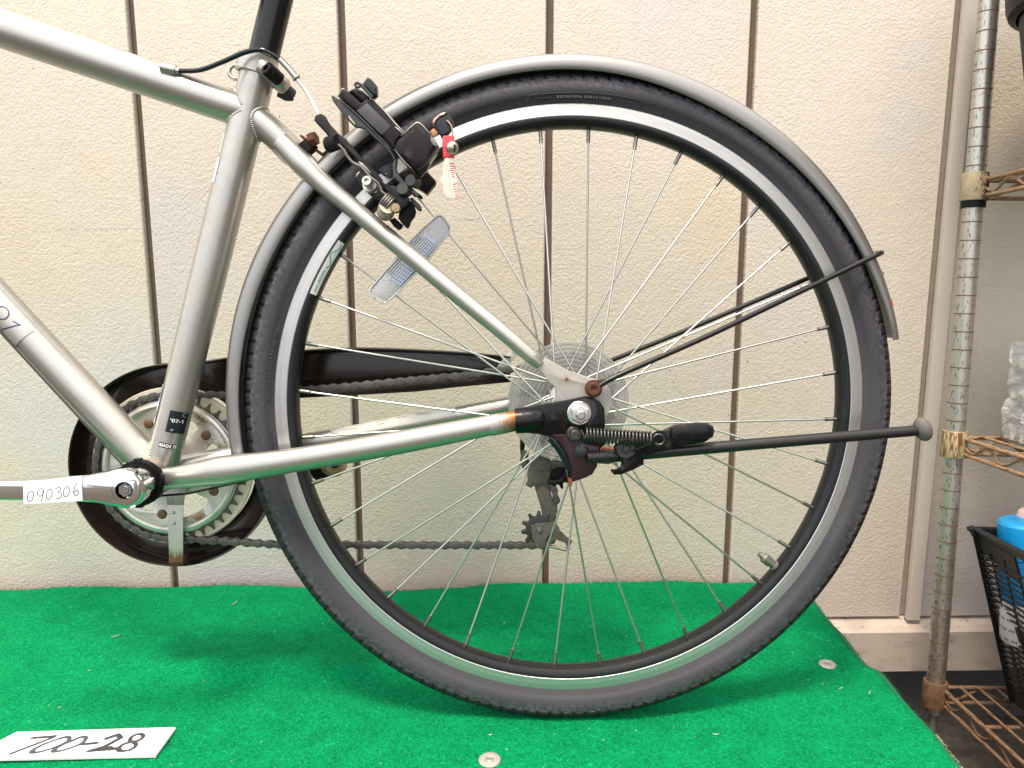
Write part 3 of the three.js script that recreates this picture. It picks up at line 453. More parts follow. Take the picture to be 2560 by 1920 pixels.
{ // raised lettering on the sidewall
  const font = await new FontLoader().loadAsync('fonts/droid/droid_sans_bold.typeface.json');
  const out = [];
  const arc = (text, size, R, a, gap = 1.12) => { // reads clockwise starting at angle a
    for (const ch of text) {
      if (ch === ' ') { a -= size * 0.55 / R; continue; }
      const g = new TextGeometry(ch, { font, size, depth: 0.0005, curveSegments: 2, bevelEnabled: false }); g.computeBoundingBox(); const w = g.boundingBox.max.x;
      g.translate(-w / 2, -size / 2, 0); const aa = a - w / 2 / R; g.rotateX(-0.55); g.rotateZ(aa - Math.PI / 2);
      const z = 0.0158 + (R - 0.3225) * 0.6; g.translate(R * Math.cos(aa), R * Math.sin(aa), z); out.push(g); a -= w * gap / R;
    }
  };
  const D = Math.PI / 180;
  arc('ROTATING DIRECTION', 0.0034, 0.3232, 93.4 * D, 1.2); arc('INFLATE TO 550 KPA (80 PSI)', 0.0034, 0.3228, 178.6 * D, 1.25); arc('700x38C (40-622)', 0.0034, 0.3228, 192 * D, 1.3);
  for (const [a0, a1] of [[97.0, 94.2], [80.6, 79.2]]) { const p = []; for (let i = 0; i <= 6; i++) { const a = lerp(a0, a1, i / 6) * D; p.push(V3(0.3232 * Math.cos(a), 0.3232 * Math.sin(a), 0.0162)); } out.push(tube(p, 0.0004, 5)); }
  { const a = 96.6 * D; out.push(tube([V3(0.3232 * Math.cos(97 * D), 0.3232 * Math.sin(97 * D), 0.0162), V3(0.3244 * Math.cos(a), 0.3244 * Math.sin(a), 0.0168)], 0.0004, 5)); }
  { const p = []; for (let i = 0; i <= 24; i++) { const a = lerp(99.2, 77.3, i / 24) * D, R = 0.3268 - (i === 0 || i === 24 ? 0.006 : 0); p.push(V3(R * Math.cos(a), R * Math.sin(a), i === 0 || i === 24 ? 0.0146 : 0.0181)); } out.push(tube(p, 0.00035, 5)); }
  part(wheel, 'sidewall_lettering', merge(out), std('lettering_rubber', [0.045, 0.045, 0.05], 0.5, 0));
}
{ // rim: black box section with bare machined brake tracks
  const line = dataTex(8, 256, (u, v) => 0.5 + 0.5 * Math.sin(v * 70) * 0.3 + 0.4 * n2(3, v * 60)); 
  const alu = dataTex(1024, 64, (u, v) => { const a = tile(u, v * 0.3, 9, 2), s = n2(v * 46, 4.2), b = n2(u * 60, v * 30); const k = 0.80 + 0.13 * s + 0.07 * a + 0.05 * b; return s3(k * 0.80, k * 0.80, k * 0.79); }, true);
  const mAlu = std('brake_track_alu', [0.86, 0.86, 0.86], 0.29, 0.92, { map: alu, bumpMap: line, bumpScale: 0.00012 });
  const tr = [[0.3175, 0.0112], [0.3172, 0.0119], [0.3164, 0.0121], [0.3052, 0.0124], [0.3043, 0.0118]];
  part(wheel, 'brake_track', revolve(tr, 220), mAlu); part(wheel, 'brake_track', revolve(tr.map(([a, b]) => [a, -b]), 220), mAlu);
  const spk = dataTex(512, 256, (u, v, i, j) => { const a = rnd(); return a > 0.965 ? 0.16 : 0.55; });
  part(wheel, 'rim', revolve([[0.3166, 0.0100], [0.3050, 0.0115], [0.3043, 0.0121], [0.3030, 0.0123], [0.2990, 0.0112], [0.2960, 0.0090], [0.2945, 0.0055], [0.2940, 0], [0.2945, -0.0055], [0.2960, -0.0090], [0.2990, -0.0112], [0.3030, -0.0123], [0.3043, -0.0121], [0.3050, -0.0115], [0.3166, -0.0100]], 220), std('rim_black', [0.007, 0.008, 0.010], 0.34, 0.1, { specularIntensity: 0.8, roughnessMap: speck, roughness: 0.75 }));
  // sticker on the rim
  const tex = canvasTex(512, 64, (x, w, h) => { x.fillStyle = '#ccd2cf'; x.fillRect(0, 0, w, h); x.strokeStyle = '#1f7f8a'; x.lineWidth = 9; x.beginPath(); for (let i = 0; i < 30; i++) { const t = i / 29; x.lineTo(250 + t * 240, 32 + 22 * Math.sin(t * 9)); } x.stroke(); pen(x, '#1f7f8a', 6, [Array.from({ length: 40 }, (_, i) => [110 + i * 3.2, 34 + 14 * Math.sin(i * 0.9) * (1 - i / 60)])]); pen(x, '#39454a', 3, [Array.from({ length: 30 }, (_, i) => [22 + i * 2.4, 36 + 7 * Math.sin(i * 1.3)])]); });
  const g = revolve([[0.3027, 0.01255], [0.2989, 0.01148], [0.2960, 0.00935]], 16, 0, 0, 156.5 * Math.PI / 180, 144.5 * Math.PI / 180); const u = g.attributes.uv; for (let i = 0; i < u.count; i++) u.setXY(i, (u.getX(i) / (12 / 360)) * -1, 1 - u.getY(i));
  part(wheel, 'rim_sticker', g, std('rim_decal', [1, 1, 1], 0.35, 0.1, { map: tex }));
}
{ // spokes, nipples
  const sg = new THREE.CylinderGeometry(0.00112, 0.00112, 1, 8), ng = clean(new THREE.CylinderGeometry(0.0021, 0.0021, 0.0135, 10));
  const nip = merge([ng, clean(new THREE.CylinderGeometry(0.0017, 0.0021, 0.002, 10).translate(0, -0.0077, 0))]);
  for (let i = 0; i < 36; i++) {
    const a = BASE - i * TEN, k = ((i % 4) + 4) % 4; // clockwise from index 1: near +, far -, near -, far +
    const near = k === 1 || k === 3, sign = (k === 1 || k === 0) ? 1 : -1;
    const out = (k === 1 || k === 2) ? 1 : 0; // heads alternate inside and outside of the flange
    const zf = near ? 0.0325 + (out ? 0.0022 : -0.0022) : -0.0195 - (out ? 0.0022 : -0.0022);
    const ha = a + sign * Math.PI / 3, rh = 0.0208;
    const p0 = V3(rh * Math.cos(ha), rh * Math.sin(ha), zf), p1 = V3(0.2955 * Math.cos(a), 0.2955 * Math.sin(a), near ? 0.0016 : -0.0016);
    const d = p1.clone().sub(p0), L = d.length(); d.normalize(); const q = new THREE.Quaternion().setFromUnitVectors(V3(0, 1, 0), d);
    const s = part(wheel, 'spoke', sg, M.spoke_steel); s.scale.y = L; s.position.copy(p0).addScaledVector(d, L / 2); s.quaternion.copy(q);
    const n = part(wheel, 'nipple', nip, M.nipple_steel); n.position.copy(p0).addScaledVector(d, L - 0.0062); n.quaternion.copy(q);
  }
}
{ // hub, disc, sprockets, axle
  part(wheel, 'hub', merge([revolve([[0.008, 0.0405], [0.013, 0.040], [0.0135, 0.0355], [0.0238, 0.0342], [0.0245, 0.0334], [0.0245, 0.0312], [0.0236, 0.0305], [0.0140, 0.0285], [0.0120, 0.018], [0.0118, 0], [0.0135, -0.016], [0.0236, -0.0182], [0.0245, -0.0190], [0.0245, -0.0208], [0.0236, -0.0215], [0.012, -0.0225]], 48)]), std('hub_alu', [0.62, 0.62, 0.62], 0.32, 0.9));
  const pr = [[0.0215, -0.0262]]; for (let i = 0; i < 9; i++) { const a = 0.026 + i * 0.0048; pr.push([a, -0.0262], [a + 0.0006, -0.0256], [a + 0.0030, -0.0256], [a + 0.0036, -0.0262]); } pr.push([0.0676, -0.0262], [0.0680, -0.0267], [0.0676, -0.0272], [0.0215, -0.0272]);
  part(wheel, 'spoke_protector', revolve(pr, 96), std('milky_plastic', [0.62, 0.63, 0.62], 0.26, 0, { transmission: 0.72, thickness: 0 }));
  const gear = (n, R, z, t) => { const pts = []; for (let i = 0; i < n; i++) for (const [f, h] of [[0, -0.0025], [0.22, -0.0025], [0.42, 0.0022], [0.58, 0.0022], [0.78, -0.0025]]) { const a = (i + f) / n * 2 * Math.PI; pts.push({ x: (R + h) * Math.cos(a), y: (R + h) * Math.sin(a) }); } return plateXY(pts, z, t, 0.0003, [circlePts({ x: 0, y: 0 }, R * 0.55, 20).reverse()]); };
  [[28, 0.0566], [24, 0.0486], [21, 0.0426], [18, 0.0366], [16, 0.0325], [14, 0.0285]].forEach(([n, R], i) => part(wheel, 'sprocket', gear(n, R, -0.0315 - i * 0.0042, 0.0018), M.chain_steel));
  part(wheel, 'axle', lathe([[0, 0.0905], [0.0034, 0.0905], [0.0046, 0.0893], [0.0047, 0.07], [0.0047, -0.085], [0, -0.085]], V3(0, 0, 0), Z, 20), M.bare_steel);
  part(wheel, 'axle_nut', merge([lathe([[0.0046, 0], [0.0122, 0], [0.0122, 0.0018], [0.0112, 0.0026], [0.0046, 0.0026]], V3(0, 0, 0.0735), Z, 32), toCreasedNormals(lathe([[0.0046, 0], [0.0098, 0], [0.0098, 0.0066], [0.0085, 0.0078], [0.0050, 0.0080], [0.0046, 0.0075]], V3(0, 0, 0.0762), Z, 6, 0.2), 0.3)]), std('nut_zinc', [0.68, 0.68, 0.66], 0.3, 0.95, { map: grime }));
  part(wheel, 'washer', lathe([[0.005, 0], [0.0112, 0], [0.0116, 0.0005], [0.0116, 0.0013], [0.005, 0.0016]], at(1160 + 985 * 0.30741, 840 + 600 * 0.30741, 0.0712), Z, 28), M.dark_metal);
  // valve
  const a = (BASE - 14.52 * TEN), d = V3(-Math.cos(a), -Math.sin(a), 0), p = V3(0.295 * Math.cos(a), 0.295 * Math.sin(a), 0);
  part(wheel, 'valve', lathe([[0, 0], [0.0062, 0], [0.0062, 0.002], [0.0048, 0.0028], [0.0044, 0.0075], [0.0058, 0.0080], [0.0058, 0.0165], [0.0050, 0.0172], [0.0034, 0.0185], [0.0031, 0.0188], [0.0034, 0.0195], [0.0030, 0.0202], [0.0034, 0.0209], [0.0030, 0.0216], [0.0034, 0.0223], [0.0028, 0.0238], [0, 0.0240]], p, d, 20), M.dull_steel);
}
{ // clear spoke reflector
  const ol = [[1690, 312], [1720, 312], [1752, 350], [1782, 405], [1776, 450], [1600, 680], [1352, 940], [1290, 996], [1262, 998], [1158, 938], [1152, 915], [1162, 885], [1290, 735], [1460, 530], [1600, 390]];
  const body = plate(wS, ol, 0.0215, 0.006, 0.0012);
  const rfl = part(wheel, 'spoke_reflector', body, std('reflector_clear', [0.40, 0.41, 0.42], 0.25, 0.3, { clearcoat: 1, clearcoatRoughness: 0.06, bumpMap: dataTex(128, 128, (u, v) => 0.5 + 0.45 * tile(u, v, 26, 2), false, 60, 60), bumpScale: 0.0004 }));
  const ribs = []; const P = wS([[1300, 790], [1500, 530], [1650, 500], [1660, 560], [1400, 870]], 0.0222);
  for (let i = 0; i < 9; i++) { const f = i / 8; const a = wS([[lerp(1285, 1388, f), lerp(745, 868, f)]], 0.022)[0], b = wS([[lerp(1545, 1678, f), lerp(470, 545, f)]], 0.022)[0]; ribs.push(tube([a, b], 0.0009, 6)); }
  part(rfl, 'lens_rib', merge(ribs.slice(0, 6)), std('lens_clear', [0.50, 0.51, 0.53], 0.14, 0.5, {}));
  part(rfl, 'lens_rib', merge(ribs.slice(6)), std('lens_blue', [0.42, 0.48, 0.58], 0.12, 0.4, {}), 'blue-tinted lens ribs');
  const blocks = []; for (let i = 0; i < 6; i++) for (let j = 0; j < 15; j++) { const f = i / 5, t = j / 14; if (t > 0.40 && t < 0.56) continue; const a = wS([[lerp(1335, 1405, f), lerp(815, 860, f)]], 0)[0], b = wS([[lerp(1600, 1672, f), lerp(490, 540, f)]], 0)[0]; const p = a.lerp(b, t); const g = new THREE.BoxGeometry(0.0026, 0.0024, 0.001); g.rotateZ(-0.85); g.translate(p.x, p.y, 0.0219); blocks.push(g); }
  part(rfl, 'lens_block', merge(blocks), M.lens_blue);
  const rim = wS([...ol, ol[0]], 0.0218); part(rfl, 'lens_rim', tube(rim, 0.0009, 6), M.lens_clear);
}

// --- mudguard
{
  const curve = (list) => (d0) => { let q = 0; for (let k = -6; k <= 6; k++) q += raw(list, d0 + k * 1.4); return q / 13; }; const raw = (list, d) => { for (let i = 0; i < list.length - 1; i++) if (d <= list[i + 1][0]) return lerp(list[i][1], list[i + 1][1], Math.max(0, (d - list[i][0]) / (list[i + 1][0] - list[i][0]))); return list[list.length - 1][1]; };
  const crown = curve([[10, 0.3612], [28, 0.3630], [45, 0.3645], [60, 0.3655], [72, 0.3665], [90, 0.3690], [105, 0.3690], [122, 0.3710], [140, 0.3705], [158, 0.3720], [176, 0.3695], [190, 0.3685]]);
  const lipR = curve([[10, 0.3530], [18, 0.3510], [27, 0.3468], [38, 0.3450], [50, 0.3430], [65, 0.3425], [75, 0.3455], [84, 0.3492], [100, 0.3508], [130, 0.3530], [150, 0.3512], [176, 0.3530], [190, 0.3528]]);
  const a0 = 11.6, a1 = 189, n = 150, pos = [], uv = [], idx = [], K = 20; const rows = [];
  for (let i = 0; i <= n; i++) {
    const d = lerp(a0, a1, i / n), a = d * Math.PI / 180, C0 = crown(d), L0 = lipR(d), w = 0.0235 * (d < 15 ? 0.93 + 0.07 * sm(11, 15, d) : 1); const sec = [];
    for (let k = 0; k <= K; k++) { const t = k / K * Math.PI, e = Math.pow(Math.sin(t), 0.55); sec.push([L0 + (C0 - L0) * e, w * Math.sign(Math.cos(t)) * Math.pow(Math.abs(Math.cos(t)), 0.8)]); }
    const th = 0.0011, inn = sec.map(([r, z]) => [r - th * 0.9, z * (1 - th / w)]).reverse(); const all = [...sec, ...inn, sec[0]]; rows.push(all.length);
    for (let k = 0; k < all.length; k++) { const [r, z] = all[k]; pos.push(r * Math.cos(a), r * Math.sin(a), z); uv.push(a * 0.36, k * 0.003); }
  }
  const m = rows[0]; for (let i = 0; i < n; i++) for (let k = 0; k < m - 1; k++) { const p = i * m + k, q = p + m; idx.push(p, p + 1, q, q, p + 1, q + 1); }
  for (const e of [0, n]) for (let k = 0; k < K; k++) { const p = e * m + k, q = e * m + (2 * K + 1 - k); idx.push(p, q, p + 1, p + 1, q, q - 1); }
  const g = new THREE.BufferGeometry(); g.setAttribute('position', new THREE.Float32BufferAttribute(pos, 3)); g.setAttribute('uv', new THREE.Float32BufferAttribute(uv, 2)); g.setIndex(idx);
  const guard = part(bike, 'mudguard', toCreasedNormals(g, 1.25), M.fender_silver);
  // dents and rivets by the stay
  part(guard, 'rivet', merge([[26.6], [23.0]].map(([d]) => { const a = d * Math.PI / 180, q = new THREE.SphereGeometry(0.0028, 10, 8); q.translate(0.3645 * Math.cos(a), 0.3645 * Math.sin(a), 0.006); return q; })), M.dull_steel);
  { const a = 17.8 * Math.PI / 180; const q = new THREE.BoxGeometry(0.0012, 0.0085, 0.006); q.rotateZ(a); q.translate(0.3632 * Math.cos(a), 0.3632 * Math.sin(a), 0.010); part(guard, 'red_tab', q, std('red_tab', [0.65, 0.13, 0.08], 0.4, 0)); }
  // one bent rod stays it from both dropouts
  const nr = [[1497, 965, 0.0745], [1526, 948, 0.0735], [1760, 844, 0.060], [2030, 715, 0.038], [2150, 657, 0.030], [2188, 639, 0.026]].map(([x, y, z]) => at(x, y, z));
  const tip = [at(2201, 633, 0.018), at(2203, 632, 0.008)]; const all = [...nr, ...tip, ...tip.slice().reverse().map((p) => V3(p.x, p.y, -p.z)), ...nr.slice().reverse().map((p) => V3(p.x, p.y, -p.z))];
  part(bike, 'mudguard_stay', tube(all, 0.00285, 12, 120), std('stay_black', [0.012, 0.012, 0.013], 0.28, 0.2));
  part(bike, 'stay_eyelet', merge([plate(wK, [[1000, 420], [1010, 390], [1060, 362], [1130, 352], [1195, 340], [1215, 362], [1150, 395], [1120, 420], [1100, 470], [1050, 490], [1010, 465]], 0.0752, 0.003, 0.0006)]), M.stay_black);
  const bolt = part(bike, 'stay_bolt', merge([lathe([[0, 0], [0.0088, 0], [0.0090, 0.0012], [0.0064, 0.0016], [0.0066, 0.0046], [0.0058, 0.0056], [0.0032, 0.0054], [0.0026, 0.0040], [0, 0.0038]], at(1160 + 1052 * 0.30741, 840 + 428 * 0.30741, 0.0752), Z, 24)]), M.rust, 'rusty stay bolt');
  part(bike, 'mudguard_bracket', plate(wA, [[240, 1045], [350, 1115], [425, 1045], [450, 1005], [470, 1020], [440, 1080], [350, 1140], [300, 1125], [230, 1070]], 0.018, 0.012, 0.0008), M.rust);
}

// --- crankset
{
  const cs = sub(bike, 'crankset');
  part(cs, 'bearing_cup', merge([lathe([[0.012, 0.033], [0.0226, 0.033], [0.0242, 0.0345], [0.0242, 0.040], [0.0232, 0.0415], [0.020, 0.0415], [0.0198, 0.048], [0.0180, 0.0492], [0.012, 0.0492]], BB, Z, 48), ...Array.from({ length: 6 }, (_, i) => { const b = new THREE.BoxGeometry(0.0065, 0.0035, 0.007); b.rotateZ(i * Math.PI / 3); const a = i * Math.PI / 3 + Math.PI / 2; b.translate(BB.x + 0.0238 * Math.cos(a), BB.y + 0.0238 * Math.sin(a), 0.0385); return b; })]), M.black_plastic);
  part(cs, 'spindle', lathe([[0, -0.06], [0.009, -0.06], [0.009, 0.06], [0, 0.06]], BB, Z, 20), M.dull_steel);
  const Zc = 0.079, c = at(310, 1226, Zc);
  const ol = [[-160, 1205], [-60, 1203], [60, 1201], [150, 1196], [215, 1190], [258, 1181], [290, 1175.5], [312, 1174.5], [334, 1182], [347, 1199], [352, 1224], [349, 1244], [338, 1260], [320, 1269], [300, 1271], [275, 1266], [240, 1259], [205, 1256], [60, 1253], [-160, 1250]].map(([x, y]) => at(x, y, Zc));
  const rec = circlePts(c, 0.0118, 28).reverse();
  const arm = part(cs, 'crank_arm', merge([plateXY(ol, Zc, 0.014, 0.0032, [rec]), lathe([[0.0118, 0.014], [0.0172, 0.014], [0.0190, 0.012], [0.0196, -0.012], [0.0190, -0.0135], [0.0118, -0.0135], [0.0118, 0.004]], V3(c.x, c.y, Zc - 0.0165), Z, 40)]), M.chrome);
  part(arm, 'crank_bolt', merge([lathe([[0, 0], [0.0095, 0], [0.0095, 0.004], [0.0088, 0.005], [0, 0.005]], V3(c.x, c.y, Zc - 0.012), Z, 28), hexHead(V3(c.x, c.y, Zc - 0.007), Z, 0.0078, 0.0048), lathe([[0, 0.0005], [0.0035, 0.0005], [0.004, 0]], V3(c.x, c.y, Zc - 0.0023), Z, 18)]), std('bolt_steel', [0.30, 0.295, 0.29], 0.35, 0.9, { map: grime }));
  part(arm, 'bolt_recess', revolve([[0.0119, Zc + 0.0002], [0.0117, Zc - 0.001], [0.0117, Zc - 0.013], [0.006, Zc - 0.013]], 36, c.x, c.y), M.black_plastic);
  // hand-written paper tag taped on the arm
  const q = [[58, 1206], [204, 1189], [206.5, 1252], [58.5, 1261]].map(([x, y]) => at(x, y, Zc + 0.0006));
  const tex = canvasTex(640, 288, (x, w, h) => {
    x.fillStyle = '#dfe3ea'; x.fillRect(0, 0, w, h); x.fillStyle = 'rgba(150,165,190,0.18)'; x.fillRect(0, 0, w, 60);
    pen(x, '#20242e', 8, [oval(78, 190, 34, 66, -0.9, 6.7, 0.12), oval(190, 150, 34, 46, -0.4, 6.4, 0.1), [[222, 120], [214, 190], [198, 262]], oval(284, 182, 32, 62, -0.9, 6.7, 0.12), [[352, 122], [396, 104], [410, 128], [380, 160], [412, 178], [420, 214], [388, 240], [356, 236]], oval(470, 168, 32, 58, -0.9, 6.7, 0.12), [[590, 76], [556, 128], [548, 190], [562, 222], [594, 216], [604, 184], [584, 160], [554, 182]]]);
  });
  const gp = new THREE.BufferGeometry(), N = 8, pp = [], uu = [], id = []; for (let i = 0; i <= N; i++) for (let j = 0; j <= 4; j++) { const a = q[0].clone().lerp(q[1], i / N), b = q[3].clone().lerp(q[2], i / N), p = a.lerp(b, j / 4); p.z += 0.0009 * Math.sin(i / N * 3.1) * (j / 4) + (j === 0 || j === 4 ? -0.0006 : 0); pp.push(p.x, p.y, p.z); uu.push(i / N, 1 - j / 4); }
  for (let i = 0; i < N; i++) for (let j = 0; j < 4; j++) { const a = i * 5 + j, b = a + 5; id.push(a, a + 1, b, b, a + 1, b + 1); }
  gp.setAttribute('position', new THREE.Float32BufferAttribute(pp, 3)); gp.setAttribute('uv', new THREE.Float32BufferAttribute(uu, 2)); gp.setIndex(id); gp.computeVertexNormals();
  part(arm, 'paper_tag', gp, std('tag_paper', [0.95, 0.95, 0.95], 0.45, 0, { map: tex, clearcoat: 0.4, clearcoatRoughness: 0.2 }), 'white paper tag with 090306 in pen');
  // far arm and its pedal
  part(cs, 'crank_arm', rod(V3(BB.x, BB.y, -0.075), at(812, 1148, -0.085), 0.011, 0.009, 16), M.chrome);
  const pd = part(cs, 'pedal', merge([rod(at(812, 1150, -0.09), at(795, 1142, -0.19), 0.006, 0.006, 14), plate(wN, [[768, 1168], [840, 1140], [900, 1126], [893, 1140], [862, 1158], [842, 1186], [795, 1206], [780, 1196]], -0.10, 0.07, 0.003)]), M.black_plastic);
  part(pd, 'axle_cap', merge([revolve([[0.0075, -0.094], [0.011, -0.0935], [0.0155, -0.094], [0.0165, -0.098], [0.006, -0.099]], 28, ...(() => { const p = at(833, 1160, -0.095); return [p.x, p.y]; })())]), std('brass_cap', [0.55, 0.45, 0.22], 0.3, 0.9));
  // chainring
  const NT = 41, RP = 0.0829, pts = []; for (let i = 0; i < NT; i++) for (const [f, r] of [[0, -0.0052], [0.12, -0.0046], [0.30, -0.0030], [0.42, 0.0028], [0.50, 0.0034], [0.58, 0.0028], [0.70, -0.0030], [0.88, -0.0046]]) { const a = (i + f) / NT * 2 * Math.PI; pts.push({ x: BB.x + (RP + r) * Math.cos(a), y: BB.y + (RP + r) * Math.sin(a) }); }
  const wins = []; for (let k = 0; k < 5; k++) { const a = (6 + 72 * k) * Math.PI / 180, w = []; const hw = 0.42, hi = 0.30; for (let i = 0; i <= 8; i++) { const t = lerp(-hw, hw, i / 8); w.push([0.0590 - 0.004 * Math.pow(Math.abs(t) / hw, 6), a + t]); } for (let i = 0; i <= 6; i++) { const t = lerp(hi, -hi, i / 6); w.push([0.0345 + 0.004 * Math.pow(Math.abs(t) / hi, 4), a + t]); } wins.push(w.map(([r, t]) => ({ x: BB.x + r * Math.cos(t), y: BB.y + r * Math.sin(t) })).reverse()); }
  const zinc = std('zinc_spotted', [1, 1, 1], 0.38, 0.75, { map: dataTex(256, 256, (u, v) => { const a = 0.5 + 0.5 * tile(u, v, 3, 2), b = 0.5 + 0.5 * tile(u, v, 26, 5); const k = sm(0.52, 0.85, a * 0.7 + b * 0.3); return s3(lerp(0.62, 0.26, k), lerp(0.615, 0.17, k), lerp(0.57, 0.085, k)); }, true, 7, 7) });
  const discOl = circlePts(BB, 0.0765, 90);
  const ring = part(cs, 'chainring', plateXY(discOl, -0.0434, 0.0030, 0.0004, wins), zinc);
  part(ring, 'teeth', plateXY(pts, -0.0436, 0.0026, 0.0004, [circlePts(BB, 0.0762, 90).reverse()]), std('greasy_teeth', [0.10, 0.098, 0.09], 0.5, 0.75, { map: grime }));
  part(ring, 'ring_rib', revolve([[0.0755, -0.0436], [0.0745, -0.0412], [0.0715, -0.0402], [0.0690, -0.0412], [0.0680, -0.0436]], 90, BB.x, BB.y), zinc);
  for (let k = 0; k < 5; k++) { const a = (42 + 72 * k) * Math.PI / 180, p = V3(BB.x + 0.055 * Math.cos(a), BB.y + 0.055 * Math.sin(a), -0.0436); part(ring, 'ring_bolt', merge([lathe([[0, 0], [0.0056, 0], [0.0056, 0.0006], [0.0044, 0.0024], [0.0026, 0.0030], [0, 0.0030]], p, Z, 20), ...[0.5, 2.07].map((q) => { const b = new THREE.BoxGeometry(0.0046, 0.0009, 0.0008); b.rotateZ(q); b.translate(p.x, p.y, p.z + 0.0030); return b; })]), std('bolt_brown', [0.17, 0.105, 0.06], 0.6, 0.5)); }
}

// --- chain: every link a piece of its own
{
  const chain = sub(bike, 'chain'); const zc = -0.0448, R = 0.0829;
  const P = []; const pu = at(1349, 1324, zc), rp = 0.0186;
  const on = (x, y) => at(x, y, zc);
  for (let i = 0; i <= 40; i++) { const a = lerp(84, 275, i / 40) * Math.PI / 180; P.push(V3(BB.x + R * Math.cos(a), BB.y + R * Math.sin(a), zc)); }
  P.push(on(687, 1361), on(852, 1361.5), on(1100, 1363));
  for (let i = 0; i <= 10; i++) { const a = lerp(-92, 40, i / 10) * Math.PI / 180; P.push(V3(pu.x + rp * Math.cos(a), pu.y + rp * Math.sin(a), zc)); }
  const gu = on(1385, 1190); P.push(V3(gu.x + 0.004, gu.y - 0.02, zc)); for (let i = 0; i <= 8; i++) { const a = lerp(-140, -330, i / 8) * Math.PI / 180; P.push(V3(gu.x + 0.016 * Math.cos(a) + 0.006, gu.y + 0.016 * Math.sin(a), zc)); }
  const sp = V3(0, 0, zc); for (let i = 0; i <= 16; i++) { const a = lerp(-85, 96, i / 16) * Math.PI / 180; P.push(V3(sp.x + 0.0400 * Math.cos(a), sp.y + 0.0400 * Math.sin(a), zc)); }
  P.push(on(1240, 926), on(1172, 937), on(1071, 946), on(970, 956), on(869, 966), on(747, 975), on(600, 987), P[0].clone());
  // walk along it one pitch at a time
  const pins = []; let pos = 0; const seg = []; for (let i = 1; i < P.length; i++) seg.push(P[i].distanceTo(P[i - 1])); const total = seg.reduce((a, b) => a + b, 0), n = Math.round(total / 0.0127 / 2) * 2, pitch = total / n;
  for (let k = 0, i = 0, acc = 0; k < n; k++) { const s = k * pitch; while (acc + seg[i] < s && i < seg.length - 1) { acc += seg[i]; i++; } pins.push(P[i].clone().lerp(P[i + 1], (s - acc) / seg[i])); }
  const eight = (w, r) => { const p = []; for (let i = 0; i <= 10; i++) { const a = -Math.PI / 2 * 1.15 + Math.PI * 1.15 * i / 10; p.push({ x: pitch / 2 + r * Math.cos(a), y: r * Math.sin(a) }); } p.push({ x: 0, y: w }); for (let i = 0; i <= 10; i++) { const a = Math.PI / 2 * 0.85 + Math.PI * 1.15 * i / 10; p.push({ x: -pitch / 2 + r * Math.cos(a), y: r * Math.sin(a) }); } p.push({ x: 0, y: -w }); return p; };
  const pinsG = (h) => [-1, 1].map((s) => lathe([[0, h], [0.0016, h], [0.0018, h - 0.0003], [0.0018, -h], [0, -h]], V3(s * pitch / 2, 0, 0), Z, 10));
  const outer = merge([plateXY(eight(0.0027, 0.0043), 0.0040, 0.0011, 0.0002), plateXY(eight(0.0027, 0.0043), -0.0029, 0.0011, 0.0002), ...pinsG(0.0044)]);
  const inner = merge([plateXY(eight(0.0026, 0.0042), 0.0027, 0.0011, 0.0002), plateXY(eight(0.0026, 0.0042), -0.0016, 0.0011, 0.0002), ...[-1, 1].map((s) => lathe([[0.0018, 0.0016], [0.0039, 0.0016], [0.0039, -0.0016], [0.0018, -0.0016]], V3(s * pitch / 2, 0, 0), Z, 12))]);
  for (let k = 0; k < n; k++) { const a = pins[k], b = pins[(k + 1) % n]; const l = part(chain, 'chain_link', k % 2 ? inner : outer, M.chain_steel); l.position.copy(a).add(b).multiplyScalar(0.5); l.rotation.z = Math.atan2(b.y - a.y, b.x - a.x) + rr(-0.03, 0.03); }
}

